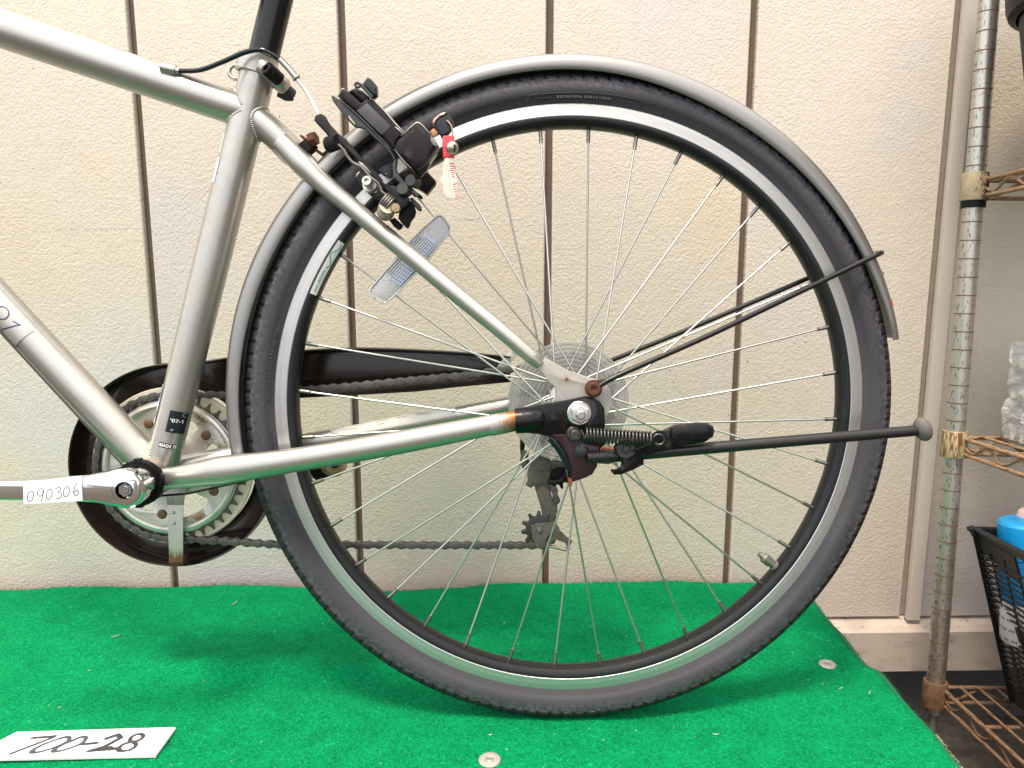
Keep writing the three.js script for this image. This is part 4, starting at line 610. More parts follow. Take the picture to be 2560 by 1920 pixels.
// --- chain guard
{
  const zb = -0.070, c = { x: BB.x, y: BB.y }, R = 0.1165;
  const a = [[500, 906], [757, 877], [902, 871], [1037, 875], [1160, 882], [1276, 892], [1276, 956], [1150, 968], [1040, 980], [900, 988], [747, 996], [640, 1003]].map(([x, y]) => at(x, y, zb + 0.003)); a.splice(1, 0, at(600, 892, zb + 0.003));
  // outline: ring, then the tapering arm
  const NA = a.length - 1, t0 = 92 * Math.PI / 180, t1 = Math.atan2(a[NA].y - c.y, a[NA].x - c.x); const ol = [];
  for (let i = 0; i <= 70; i++) { const t = t0 + (2 * Math.PI - (t0 - t1)) * i / 70; const rr_ = R; ol.push({ x: c.x + rr_ * Math.cos(t), y: c.y + rr_ * Math.sin(t) }); }
  for (let i = NA; i >= 0; i--) ol.push(a[i]);
  const hole = circlePts(c, 0.0905, 64).reverse();
  const guard = part(bike, 'chain_guard', merge([plateXY(ol, zb, 0.002, 0.0005, [hole]), revolve([[R - 0.0006, zb - 0.001], [R + 0.0004, zb], [R + 0.0008, zb + 0.020], [R + 0.0002, zb + 0.0215], [R - 0.0014, zb + 0.0205], [R - 0.0018, zb + 0.004], [R - 0.004, zb + 0.0005]], 110, c.x, c.y, t0 + 0.02, t1 + 2 * Math.PI - 0.22),
    (() => { const p = [V3(c.x + R * Math.cos(t0 + 0.05), c.y + R * Math.sin(t0 + 0.05), zb + 0.010), ...a.slice(0, 7).map((q) => V3(q.x, q.y, zb + 0.008))]; return tube(p, [0.0018, 0.0018, 0.0018, 0.0018, 0.0017, 0.0016, 0.0015, 0.0013], 8, 40, 5); })()]), std('guard_black', [0.016, 0.010, 0.008], 0.15, 0, { specularIntensity: 0.85 }));
  part(guard, 'guard_disc', revolve([[0.0735, -0.0520], [0.0740, -0.0505], [0.0800, -0.0500], [0.0806, -0.0508], [0.0850, -0.0508], [0.0856, -0.0500], [0.0900, -0.0500], [0.0912, -0.0520]], 90, c.x, c.y), std('yellowed_plastic', [0.66, 0.63, 0.52], 0.3, 0, { transmission: 0.35, thickness: 0 }));
  part(guard, 'guard_lip', revolve([[0.0905, zb + 0.0005], [0.0902, zb + 0.004], [0.0916, zb + 0.0045], [0.0922, zb + 0.0005]], 90, c.x, c.y), M.guard_black);
  const st = plate(wN, [[417.5, 1263], [457.5, 1262], [457.5, 1405], [423, 1408.5]], -0.034, 0.0018, 0.0005);
  const tx = dataTex(64, 256, (u, v) => { const k = sm(0.30, 0.06, v + 0.09 * tile(u, v, 5, 2)); return s3(lerp(0.55, 0.24, k), lerp(0.54, 0.115, k), lerp(0.50, 0.05, k)); }, true);
  { st.computeBoundingBox(); const b = st.boundingBox, p = st.attributes.position, u = st.attributes.uv; for (let i = 0; i < p.count; i++) u.setXY(i, (p.getX(i) - b.min.x) / (b.max.x - b.min.x), (p.getY(i) - b.min.y) / (b.max.y - b.min.y)); }
  const strap = part(guard, 'strap', st, std('strap_zinc', [1, 1, 1], 0.45, 0.55, { map: tx }), 'zinc strap, rusty at its lower end');
  part(strap, 'strap_rivet', merge([[434, 1281], [435, 1308]].map(([x, y]) => { const p = at(x, y, -0.0342); const q = new THREE.SphereGeometry(0.0021, 10, 8); q.translate(p.x, p.y, p.z); return q; })), M.bare_steel);
  part(guard, 'strap_bracket', plate(wN, [[412, 1222], [468, 1216], [461, 1243], [458, 1264], [418, 1265], [416, 1245]], -0.0362, 0.002, 0.0006), M.bare_steel);
  part(guard, 'strap_foot', plate(wN, [[420, 1398], [460, 1396], [458, 1412], [440, 1416], [424, 1412]], -0.036, 0.012, 0.0008), M.rust);
  part(guard, 'guard_clip', plate(wK, [[268, 250], [300, 205], [372, 120], [400, 118], [440, 145], [420, 175], [330, 262], [285, 290]], -0.060, 0.002, 0.0005), M.dropout_grey);
}

// --- rear derailleur
{
  const de = sub(bike, 'derailleur'); const z = -0.050;
  part(de, 'body', plate(wD, [[325, 320], [400, 265], [490, 222], [600, 262], [650, 300], [680, 360], [650, 425], [600, 465], [612, 600], [410, 640], [375, 672], [300, 628], [330, 590]], z + 0.010, 0.012, 0.0022), M.gear_dirty);
  part(de, 'body_pin', lathe([[0, 0.003], [0.0022, 0.003], [0.0029, 0.0018], [0.0029, 0], [0, 0]], wD([[610, 360]], z + 0.010)[0], Z, 14), M.gear_dirty);
  part(de, 'cage_arm', plate(wD, [[412, 612], [618, 590], [660, 780], [738, 1090], [715, 1160], [600, 1185], [545, 1090], [500, 900]], z + 0.007, 0.008, 0.0020), M.gear_dirty);
  part(de, 'cage_plate', plate(wD, [[370, 1180], [450, 1152], [700, 1130], [750, 1190], [775, 1250], [905, 1375], [945, 1392], [930, 1440], [885, 1475], [845, 1425], [720, 1380], [690, 1400], [640, 1440], [600, 1440], [545, 1500], [460, 1502], [415, 1420], [395, 1350], [372, 1260]], z + 0.011, 0.0018, 0.0006, [[[555, 1400], [640, 1270], [690, 1210], [720, 1240], [650, 1390], [590, 1430]]]), M.gear_dirty);
  part(de, 'cage_plate', plate(wD, [[370, 1180], [450, 1152], [600, 1150], [660, 1290], [600, 1440], [545, 1500], [460, 1502], [415, 1420], [395, 1350], [372, 1260]], z - 0.001, 0.0018, 0.0006), M.gear_dirty);
  part(de, 'cage_loop', tube(wD([[545, 1465], [640, 1470], [840, 1515], [870, 1520], [882, 1470], [900, 1400], [935, 1400]], z + 0.006), 0.0020, 8, 30), M.bare_steel);
  const gear = (c, n, R) => { const pts = []; for (let i = 0; i < n; i++) for (const [f, h] of [[0, -0.0040], [0.2, -0.0030], [0.38, 0.0020], [0.62, 0.0020], [0.8, -0.0030]]) { const a = (i + f + 0.3) / n * 2 * Math.PI; pts.push({ x: c.x + (R + h) * Math.cos(a), y: c.y + (R + h) * Math.sin(a) }); } return plateXY(pts, z + 0.0075, 0.006, 0.0008); };
  const pc = wD([[490, 1240]], z + 0.0075)[0]; part(de, 'pulley', gear(pc, 11, 0.0194), M.dark_metal);
  part(de, 'pulley_bolt', lathe([[0, 0.0025], [0.0022, 0.0025], [0.0030, 0.0015], [0.0030, 0], [0, 0]], wD([[490, 1240]], z + 0.011)[0], Z, 14), M.dull_steel);
  const gc = wD([[730, 440]], z)[0]; part(de, 'pulley', gear(gc, 11, 0.0175), M.black_plastic);
  part(de, 'tension_spring', tube(wD([[612, 575], [700, 585], [790, 555], [850, 480], [860, 400]], z + 0.012), 0.0030, 10, 20), M.black_rubber);
  part(de, 'chain_deflector', plate(wD, [[228, -10], [292, 72], [275, 170], [250, 240], [300, 330], [330, 400], [270, 340], [236, 240], [224, 120]], z, 0.012, 0.001), M.black_plastic);
  part(de, 'cable_adjuster', tube(wD([[300, 150], [280, 260], [300, 400]], z + 0.006), [0.004, 0.005, 0.004], 10, 10), M.gear_dirty);
}

// --- kickstand
{
  const ks = sub(bike, 'kickstand'); const z = 0.0715;
  part(ks, 'bracket', merge([plate(wK, [[418, 592], [560, 570], [700, 545], [850, 520], [985, 491], [1050, 500], [1105, 532], [1142, 590], [1150, 690], [1146, 890], [1112, 912], [1085, 1060], [1045, 1125], [990, 1155], [885, 1188], [872, 1228], [846, 1180], [838, 1085], [800, 965], [740, 870], [690, 822], [610, 800], [432, 783]], z, 0.005, 0.0013, [[[868, 1095], [892, 1092], [900, 1150], [872, 1160]]])]), M.black_paint);
  part(ks, 'bracket_flange', tube(wK([[700, 825], [760, 890], [815, 980], [848, 1060], [866, 1095]], z + 0.0005), [0.0042, 0.0045, 0.0042, 0.0036, 0.003], 12, 20), M.black_gloss);
  part(ks, 'stay_sleeve', tube([...wK([[415, 690], [470, 687], [560, 676], [630, 672], [668, 672]], 0.0655)], [0.0128, 0.0131, 0.0126, 0.0105, 0.004], 28, 24), M.black_paint);
  part(ks, 'rusty_tip', plate(wK, [[843, 1150], [882, 1165], [884, 1196], [866, 1230], [850, 1205]], z + 0.0012, 0.006, 0.001), M.orange_rust);
  part(ks, 'latch_plate', plate(wK, [[720, 805], [870, 800], [940, 830], [1000, 880], [1100, 905], [1082, 1062], [1042, 1128], [985, 1152], [880, 1180], [860, 1080], [815, 950]], z + 0.0022, 0.003, 0.0008), std('plum_paint', [0.030, 0.014, 0.017], 0.45, 0.0, { roughnessMap: scuffs, roughness: 0.9, specularIntensity: 0.7 }));
  for (const [x, y, r, h] of [[890, 788, 0.0070, 0.016], [958, 932, 0.0068, 0.006]]) part(ks, 'pivot_pin', lathe([[0, h], [r * 0.55, h], [r * 0.75, h * 0.9], [r * 0.75, 0.003], [r, 0.002], [r, 0], [0, 0]], wK([[x, y]], z + 0.002)[0], Z, 24), M.dark_metal);
  // leg
  const zl = 0.083;
  part(ks, 'leg', tube([at(1470, 1143, 0.079), at(1560, 1138, zl), at(1900, 1109, zl), at(2296, 1076, zl)], [0.0062, 0.0062, 0.0058, 0.0054], 24), std('leg_black', [0.022, 0.022, 0.023], 0.34, 0.35, { roughnessMap: scuffs, roughness: 1.0 }));
  part(ks, 'leg_knuckle', plate(wK, [[1090, 970], [1130, 912], [1200, 912], [1280, 945], [1330, 980], [1320, 1035], [1240, 1025], [1180, 1045], [1095, 1040]], 0.0785, 0.010, 0.002), M.orange_rust, 'bare rusty knuckle of the leg');
  const ft = at(2307, 1073, zl); part(ks, 'foot', merge([(() => { const g = new THREE.SphereGeometry(1, 24, 18); g.scale(0.0082, 0.0125, 0.0105); g.rotateZ(0.35); g.translate(ft.x, ft.y, ft.z); return g; })()]), std('foot_rubber', [0.115, 0.105, 0.10], 0.7, 0, { map: grime }));
  // lever with its release pedal
  const zv = 0.094;
  part(ks, 'lever', plate(wK, [[1222, 900], [1250, 878], [1340, 862], [1500, 815], [1600, 780], [1690, 742], [1710, 728], [1900, 706], [1985, 708], [2030, 735], [2043, 775], [2030, 822], [1960, 868], [1720, 905], [1600, 940], [1463, 985], [1468, 1046], [1380, 1092], [1285, 1130], [1225, 1134], [1198, 1105], [1202, 1088], [1242, 1096], [1276, 1072], [1286, 1035], [1262, 985], [1228, 940]], zv, 0.0075, 0.0022), M.black_paint);
  part(ks, 'lever_rib', tube(wK([[1360, 935], [1420, 915], [1500, 890], [1580, 868]], zv), [0.0012, 0.0022, 0.0020, 0.0010], 10, 14), M.black_paint);
  part(ks, 'lever_pad', plate(wK, [[1690, 748], [1720, 733], [1900, 712], [1975, 712], [2012, 728], [2034, 762], [2034, 800], [2012, 836], [1960, 862], [1850, 882], [1720, 898], [1690, 860], [1680, 800]], zv + 0.005, 0.014, 0.0045), M.black_paint);
  part(ks, 'lever_rivet', lathe([[0, 0.0020], [0.0030, 0.0018], [0.0042, 0], [0.0092, 0], [0.0096, -0.001], [0, -0.001]], wK([[1318, 918]], zv + 0.0006)[0], Z, 24), M.dark_metal);
  // spring
  const s0 = wK([[975, 802]], 0.0895)[0], s1 = wK([[1518, 838]], 0.0985)[0]; const L = s1.clone().sub(s0), D = L.clone().normalize(), N = V3(0, 0, 1).addScaledVector(D, -D.z).normalize(), B = D.clone().cross(N), turns = 19, hp = [];
  for (let i = 0; i <= turns * 14; i++) { const t = i / (turns * 14), a = t * turns * 2 * Math.PI; hp.push(s0.clone().addScaledVector(L, t).addScaledVector(N, Math.cos(a) * 0.0066).addScaledVector(B, Math.sin(a) * 0.0066)); }
  const hook0 = wK([[950, 770], [940, 830], [890, 842], [852, 810], [856, 770]], 0.0875), hook1 = Array.from({ length: 15 }, (_, i) => { const t = Math.PI + 0.6 + i / 14 * 5.4; return wK([[1583 + 46 * Math.cos(t), 842 - 42 * Math.sin(t)]], 0.0985)[0]; });
  part(ks, 'spring', merge([tube(hp, 0.00125, 7), tube([hp[0], ...hook0], 0.00125, 7, 24), tube([hp[hp.length - 1], ...hook1], 0.00125, 7, 40)]), std('spring_black', [0.085, 0.085, 0.087], 0.3, 0.85));
  part(ks, 'spring_eye', lathe([[0, 0], [0.0085, 0], [0.0085, -0.0005]], wK([[1588, 840]], zv + 0.0006)[0], Z, 20), M.black_plastic);
}

// --- rear brake
{
  const br = sub(bike, 'rear_brake');
  const zc = 0.020;
  const hp = [[446, 177.5, 0.016], [500, 175, 0.020], [560, 153, 0.027], [615, 130, 0.031], [655, 125, 0.033], [690, 141, 0.033], [703, 150, 0.033]].map(([x, y, z]) => at(x, y, z));
  part(br, 'cable_housing', tube(hp, 0.0025, 12, 50), M.black_gloss);
  part(br, 'cable_sleeve', merge([tube([at(700, 148, 0.033), at(722, 172, 0.033), at(741, 195, 0.033)], [0.0032, 0.0031, 0.0034], 14, 12), lathe([[0.0030, 0], [0.0044, 0], [0.0044, 0.0012], [0.003, 0.0012]], at(740, 194, 0.033), at(742, 196.5, 0.033).sub(at(740, 194, 0.033)), 18)]), M.bare_steel);
  part(br, 'cable_noodle', tube([at(741, 195, 0.033), at(770, 236, 0.035), at(795, 284, 0.038)], 0.0019, 14, 16), M.chrome);
  part(br, 'brake_arm', merge([plate(wA, [[232, 685], [240, 650], [272, 612], [330, 596], [384, 628], [404, 672], [455, 745], [560, 860], [660, 930], [790, 1085], [900, 1215], [1040, 1350], [1140, 1470], [1080, 1540], [960, 1420], [800, 1230], [700, 1120], [560, 985], [440, 940], [395, 860], [310, 770]], 0.046, 0.009, 0.002), plate(wB, [[1090, 600], [1180, 700], [1345, 735], [1470, 820], [1535, 910], [1520, 980], [1450, 1065], [1390, 1055], [1300, 960], [1235, 870], [1170, 770], [1060, 660]], 0.049, 0.011, 0.0022)]), std('brake_black', [1, 1, 1], 0.42, 0.0, { map: worn(0.007, 0.007, 0.009), roughnessMap: scuffs, roughness: 0.75, specularIntensity: 0.6 }));
  part(br, 'cable_anchor', rod(at(822, 362, 0.040), at(846, 355, 0.047), 0.0082, 0.0075, 18), M.black_rubber);
  part(br, 'worn_edge', tube(wA([[245, 652], [275, 618], [330, 602]], 0.0452), [0.0004, 0.001, 0.0004], 6, 8), std('worn_paint', [0.45, 0.45, 0.44], 0.5, 0.6, { map: grime })); part(br, 'worn_edge', tube(wB([[800, 375], [850, 420], [930, 500], [980, 555]], 0.0455), [0.0006, 0.0016, 0.0014, 0.0004], 6, 14), M.worn_paint); part(br, 'worn_edge', tube(wB([[762, 600], [778, 560], [815, 520]], 0.0432), [0.0005, 0.0012, 0.0004], 6, 8), M.worn_paint);
  part(br, 'return_spring', tube(wB([[500, 120], [590, 215], [620, 275], [712, 385], [830, 445], [960, 590], [1088, 700], [1122, 790], [1200, 865], [1330, 1010]], 0.0505), 0.0013, 8, 60), M.dull_steel);
  part(br, 'spring_coil', tube(Array.from({ length: 60 }, (_, i) => { const t = i / 59, a = t * 4 * 2 * Math.PI; const c = wB([[lerp(1150, 1290, 0.5), lerp(930, 1010, 0.5)]], 0.047)[0]; const ax = at(868, 515, 0.047).sub(at(848, 500, 0.047)).normalize(); return c.addScaledVector(ax.clone().cross(Z), Math.cos(a) * 0.0075).addScaledVector(Z, Math.sin(a) * 0.0075).addScaledVector(ax, (t - 0.5) * 0.010); }), 0.0013, 7), M.dull_steel);
  part(br, 'pad_slot_plate', plate(wB, [[768, 650], [757, 600], [775, 555], [820, 508], [880, 540], [960, 590], [1010, 610], [1110, 730], [1150, 830], [1140, 885], [1080, 918], [1010, 905], [900, 810], [800, 715]], 0.044, 0.004, 0.0012, [[[838, 585], [880, 575], [1000, 680], [1085, 785], [1075, 835], [1020, 850], [930, 770], [850, 680]]]), M.brake_black);
  const bx = wB([[912, 650]], 0.058)[0], ax = wB([[912, 650]], 0.058)[0].sub(wB([[985, 745]], 0.040)[0]).normalize();
  part(br, 'pad_bolt', merge([lathe([[0, -0.0015], [0.0022, -0.0015], [0.0024, 0.0010], [0.0046, 0.0010], [0.0050, 0], [0.0050, -0.005], [0.0044, -0.0055], [0.0040, -0.022], [0, -0.022]], bx, ax, 24), lathe([[0.004, -0.012], [0.0072, -0.012], [0.0072, -0.0105], [0.004, -0.0105]], bx, ax, 24), lathe([[0.004, -0.0155], [0.0078, -0.0155], [0.0078, -0.0143], [0.004, -0.0143]], bx, ax, 24)]), M.bare_steel);
  const pv = wB([[1060, 1150], [1290, 985]], 0.036);
  part(br, 'pivot_boss', lathe([[0, -0.003], [0.0082, -0.003], [0.0088, 0], [0.0088, 0.014], [0.0080, 0.0165], [0, 0.0165]], wB([[1190, 1110]], 0.036)[0], Z.clone().add(V3(0.25, 0.3, 0)), 28), std('boss_rusty', [0.50, 0.43, 0.36], 0.42, 0.8, { map: grime }));
  part(br, 'pivot_screw', merge([lathe([[0, 0.0030], [0.0040, 0.0030], [0.0048, 0.0018], [0.0048, -0.004], [0, -0.004]], wB([[1336, 1050]], 0.052)[0], Z, 20), ...[0.4, 1.97].map((q) => { const c = wB([[1336, 1050]], 0.055)[0]; const b = new THREE.BoxGeometry(0.005, 0.0010, 0.0006); b.rotateZ(q); b.translate(c.x, c.y, c.z + 0.0002); return b; })]), std('screw_brown', [0.40, 0.31, 0.18], 0.5, 0.7, { map: grime }));
  part(br, 'brake_pad', merge([plate(wB, [[1240, 1225], [1315, 1185], [1435, 1290], [1400, 1345], [1362, 1357], [1300, 1310]], 0.034, 0.012, 0.0015), plate(wB, [[1385, 1075], [1440, 1060], [1540, 935], [1600, 1010], [1622, 1085], [1600, 1160], [1540, 1240], [1525, 1300], [1490, 1333], [1440, 1290], [1370, 1200]], 0.040, 0.014, 0.002)]), M.black_rubber);
  part(br, 'pad_washer', plate(wB, [[1540, 900], [1570, 890], [1700, 1010], [1718, 1080], [1700, 1098], [1660, 1085], [1560, 970]], 0.042, 0.003, 0.001), M.dark_metal);
  part(br, 'pad_washer', plate(wB, [[1600, 820], [1640, 812], [1715, 870], [1728, 900], [1700, 915], [1640, 880]], 0.040, 0.006, 0.001), M.black_rubber);
  // far brake arm seen through the wheel
  part(br, 'brake_arm', plate(wB, [[1380, 540], [1560, 440], [1660, 560], [1770, 490], [1918, 650], [1908, 695], [1785, 845], [1735, 808], [1640, 745], [1490, 700]], 0.024, 0.016, 0.002), M.black_plastic, 'black brake arm behind the ring lock');
  part(br, 'brake_bridge', plate(wB, [[1075, 485], [1180, 425], [1285, 385], [1300, 500], [1290, 600], [1230, 612], [1130, 560]], 0.026, 0.004, 0.001, [circlePts({ x: 1190, y: 540 }, 30, 14).map((p) => [p.x, p.y])]), std('blue_black', [0.014, 0.018, 0.028], 0.4, 0.1));
}

// --- ring lock
{
  const lk = sub(bike, 'ring_lock');
  part(lk, 'lock_bow', plate(wA, [[462, 372], [478, 352], [520, 366], [640, 462], [820, 615], [960, 755], [1100, 895], [1240, 1050], [1312, 1150], [1338, 1230], [1325, 1330], [1362, 1418], [1500, 1555], [1600, 1640], [1620, 1690], [1560, 1700], [1450, 1590], [1310, 1465], [1272, 1380], [1268, 1300], [1285, 1200], [1245, 1130], [1100, 985], [900, 800], [770, 775], [640, 640], [560, 535], [480, 430]], 0.052, 0.004, 0.0012, [[[632, 560], [690, 590], [760, 680], [800, 738], [768, 760], [700, 690]]]), std('lock_steel', [0.085, 0.085, 0.088], 0.36, 0.7, { map: grime }));
  const body = part(lk, 'lock_body', merge([plate(wA, [[542, 355], [600, 275], [640, 268], [700, 305], [860, 450], [930, 385], [1010, 405], [1180, 580], [1330, 750], [1425, 845], [1330, 945], [1290, 1075], [1130, 910], [960, 745], [820, 600], [640, 445]], 0.064, 0.018, 0.003), plate(wA, [[690, 300], [740, 262], [792, 250], [880, 300], [960, 370], [940, 440], [862, 452]], 0.060, 0.018, 0.003)]), M.lock_black);
  part(body, 'lock_sticker', plate(wA, [[935, 458], [1090, 610], [1246, 758], [1225, 795], [1130, 882], [960, 720], [800, 562]], 0.0646, 0.0006, 0.0001), std('lock_label', [0.11, 0.11, 0.135], 0.5, 0.0, { map: scuffs, roughnessMap: scuffs, roughness: 1.2 }));
  part(lk, 'lock_cylinder', merge([plate(wA, [[1325, 940], [1380, 890], [1430, 846], [1510, 776], [1592, 716], [1640, 732], [1762, 852], [1838, 938], [1872, 1008], [1850, 1060], [1720, 1252], [1605, 1358], [1545, 1345], [1400, 1210], [1265, 1080]], 0.074, 0.032, 0.005)]), M.lock_black);
  part(lk, 'worn_edge', plate(wA, [[1775, 890], [1832, 945], [1866, 1008], [1850, 1035], [1800, 1010], [1770, 950]], 0.0746, 0.002, 0.0006), M.dull_steel);
  const worn = std('worn_metal', [0.42, 0.40, 0.37], 0.4, 0.85, { map: grime });
  part(body, 'worn_edge', tube(wA([[1012, 409], [1180, 585], [1325, 752], [1415, 842]], 0.0630), [0.0004, 0.0009, 0.0010, 0.0005], 6, 20), worn); part(body, 'worn_edge', tube(wA([[1305, 775], [1350, 815], [1400, 862]], 0.0645), [0.0005, 0.0010, 0.0004], 6, 10), worn); part(body, 'worn_edge', tube(wA([[560, 330], [605, 278], [640, 271]], 0.0632), [0.0003, 0.0006, 0.0003], 6, 8), worn);
  part(lk, 'worn_edge', tube(wA([[1385, 890], [1515, 778], [1594, 722], [1638, 738], [1758, 856]], 0.0728), [0.0003, 0.0008, 0.0009, 0.0009, 0.0004], 6, 24), worn); part(lk, 'worn_edge', tube(wA([[1300, 1075], [1402, 1206], [1520, 1325]], 0.0728), [0.0002, 0.0006, 0.0003], 6, 14), worn); part(lk, 'worn_edge', tube(wA([[480, 356], [640, 468], [820, 622], [960, 762], [1100, 902], [1238, 1056]], 0.0518), [0.0005, 0.0008, 0.0008, 0.0007, 0.0006, 0.0004], 6, 30), worn);
  part(lk, 'lock_tongue', plate(wA, [[1560, 1370], [1640, 1310], [1735, 1205], [1757, 1258], [1735, 1320], [1640, 1440], [1600, 1410]], 0.066, 0.012, 0.002), M.lock_black);
  part(lk, 'lock_lever', plate(wA, [[842, 222], [935, 104], [985, 128], [1062, 222], [1072, 300], [1066, 345], [1008, 406], [925, 318]], 0.060, 0.014, 0.004), M.black_gloss);
  part(lk, 'lever_ring', tube(wA([[850, 240], [800, 250], [780, 218], [798, 196], [840, 212], [930, 300], [1000, 385]], 0.067), 0.0014, 8, 30), M.dark_metal);
  part(lk, 'lock_rivet', rod(wB([[1545, 640]], 0.062)[0], wB([[1640, 690]], 0.050)[0], 0.0056, 0.0056, 20), M.dark_metal);
  part(lk, 'lock_rivet', rod(wB([[1430, 760]], 0.062)[0], wB([[1500, 810]], 0.048)[0], 0.0056, 0.0056, 20), M.dark_metal);
  part(lk, 'mount_bolt', merge([plate(wA, [[45, 890], [60, 868], [110, 900], [248, 1035], [240, 1070], [200, 1050], [110, 960]], 0.017, 0.014, 0.0015), hexHead(wA([[190, 950]], 0.020)[0], V3(-0.45, 0.45, 0.35).negate().add(V3(1.1, 0.9, 0.9)), 0.0075, 0.007)]), M.rust, 'rusty bolt and washer');
  part(lk, 'rubber_bush', rod(wA([[105, 985]], 0.014)[0], wA([[200, 1110]], 0.014)[0], 0.0085, 0.0088, 20), M.black_rubber);
}

// ---------------------------------------------------------------- things that hang or lie
const toWorld = (p) => p.clone().applyMatrix4(BIKE_ROT).add(HUB);
const kA = (l, z) => wA(l, z).map(toWorld);
{ // key in the lock
  const key = thing('key', 'small black-headed key standing in the ring lock', 'key'); key.position.copy(HUB); key.quaternion.copy(bike.quaternion);
  part(key, 'key_blade', plate(wA, [[1760, 838], [1815, 788], [1872, 838], [1865, 868], [1832, 905], [1790, 900]], 0.064, 0.0018, 0.0004), std('brass', [0.46, 0.26, 0.12], 0.38, 0.85, { map: grime }));
  part(key, 'key_head', plate(wA, [[1800, 690], [1830, 650], [1900, 596], [1960, 584], [2020, 612], [2062, 660], [2068, 730], [2045, 830], [2000, 880], [1915, 918], [1885, 860], [1872, 830], [1830, 780], [1822, 740]], 0.068, 0.007, 0.0022), M.black_gloss);
  part(key, 'head_collar', plate(wA, [[1792, 700], [1812, 660], [1880, 604], [1955, 575], [1992, 588], [1900, 640], [1845, 690], [1825, 740], [1800, 740]], 0.071, 0.010, 0.002), std('copper_plate', [0.62, 0.40, 0.32], 0.3, 0.8));
}
{ // fob: ring, bell, red tag and clear strap
  const fob = thing('key_fob', 'red key tag with a silver bell and clear strap hanging from the lock key', 'key fob'); fob.position.copy(HUB); fob.quaternion.copy(bike.quaternion);
  part(fob, 'split_ring', tube(wA([[1985, 690], [2030, 740], [2055, 800], [2062, 860], [2046, 905], [2030, 940], [2028, 960]], 0.072), 0.0009, 7, 24), std('copper_wire', [0.50, 0.36, 0.28], 0.35, 0.9));
  part(fob, 'tag', plate(wA, [[1925, 905], [1945, 888], [2070, 884], [2084, 900], [2086, 1172], [2074, 1186], [1945, 1186], [1932, 1170]], 0.073, 0.005, 0.0014), std('red_plastic', [0.66, 0.018, 0.035], 0.35, 0, { clearcoat: 0.5 }));
  const c = wA([[2055, 1050]], 0.0805)[0];
  const bell = part(fob, 'bell', ovoid(c, 0.0062, 0.0062, 0.0060), std('bell_silver', [0.46, 0.43, 0.36], 0.40, 0.9));
  part(bell, 'bell_slot', merge([plate(wA, [[2068, 1008], [2108, 1006], [2088, 1040]], 0.0868, 0.003, 0.0002), tube(wA([[2088, 1030], [2096, 1070], [2080, 1110]], 0.0862), 0.0006, 6, 10)]), M.black_plastic);
  part(bell, 'bell_loop', tube(wA([[2020, 960], [2030, 985], [2045, 1000], [2040, 960], [2030, 940]], 0.078), 0.0008, 7, 20), M.dull_steel);
  // strap folded in a loop: a printed band and the ragged clear film behind it
  const mid = [[2010, 1180], [2030, 1280], [2055, 1400], [2085, 1520], [2105, 1620]], mm = wA([[1985, 1190], [2000, 1280], [2018, 1400], [2040, 1520], [2050, 1640], [2040, 1700]], 0.0755);
  const band = wA([[1975, 1184], [2065, 1184], [2085, 1300], [2110, 1430], [2122, 1560], [2122, 1680], [2118, 1716], [2075, 1716], [2060, 1600], [2030, 1440], [2000, 1300]], 0.0760);
  const g = plateXY(band, 0.0760, 0.0009, 0.0002); const bb = new THREE.Box3().setFromBufferAttribute(g.attributes.position); { const p = g.attributes.position, u = g.attributes.uv; for (let i = 0; i < p.count; i++) u.setXY(i, (p.getX(i) - bb.min.x) / (bb.max.x - bb.min.x), (p.getY(i) - bb.min.y) / (bb.max.y - bb.min.y)); }
  const tx = canvasTex(192, 704, (x, w, h) => { x.fillStyle = '#e9e5d6'; x.fillRect(0, 0, w, h); x.save(); x.translate(62, 60); x.rotate(1.40); x.fillStyle = '#cf1f35'; x.font = 'italic bold 112px serif'; x.fillText('Hijoe Allow!', 10, 14); x.restore(); });
  part(fob, 'strap', g, std('strap_print', [1, 1, 1], 0.35, 0, { map: tx }), 'clear strap printed with red script');
  part(fob, 'strap_film', plate(wA, [[1955, 1192], [2010, 1190], [2040, 1400], [2085, 1640], [2080, 1712], [2010, 1720], [1960, 1680], [1930, 1600], [1945, 1540], [1900, 1500], [1895, 1450], [1940, 1400], [1925, 1340], [1945, 1280]], 0.0735, 0.0008, 0.0002), std('cloudy_film', [0.86, 0.85, 0.78], 0.4, 0, { transmission: 0.5, thickness: 0 }));
}
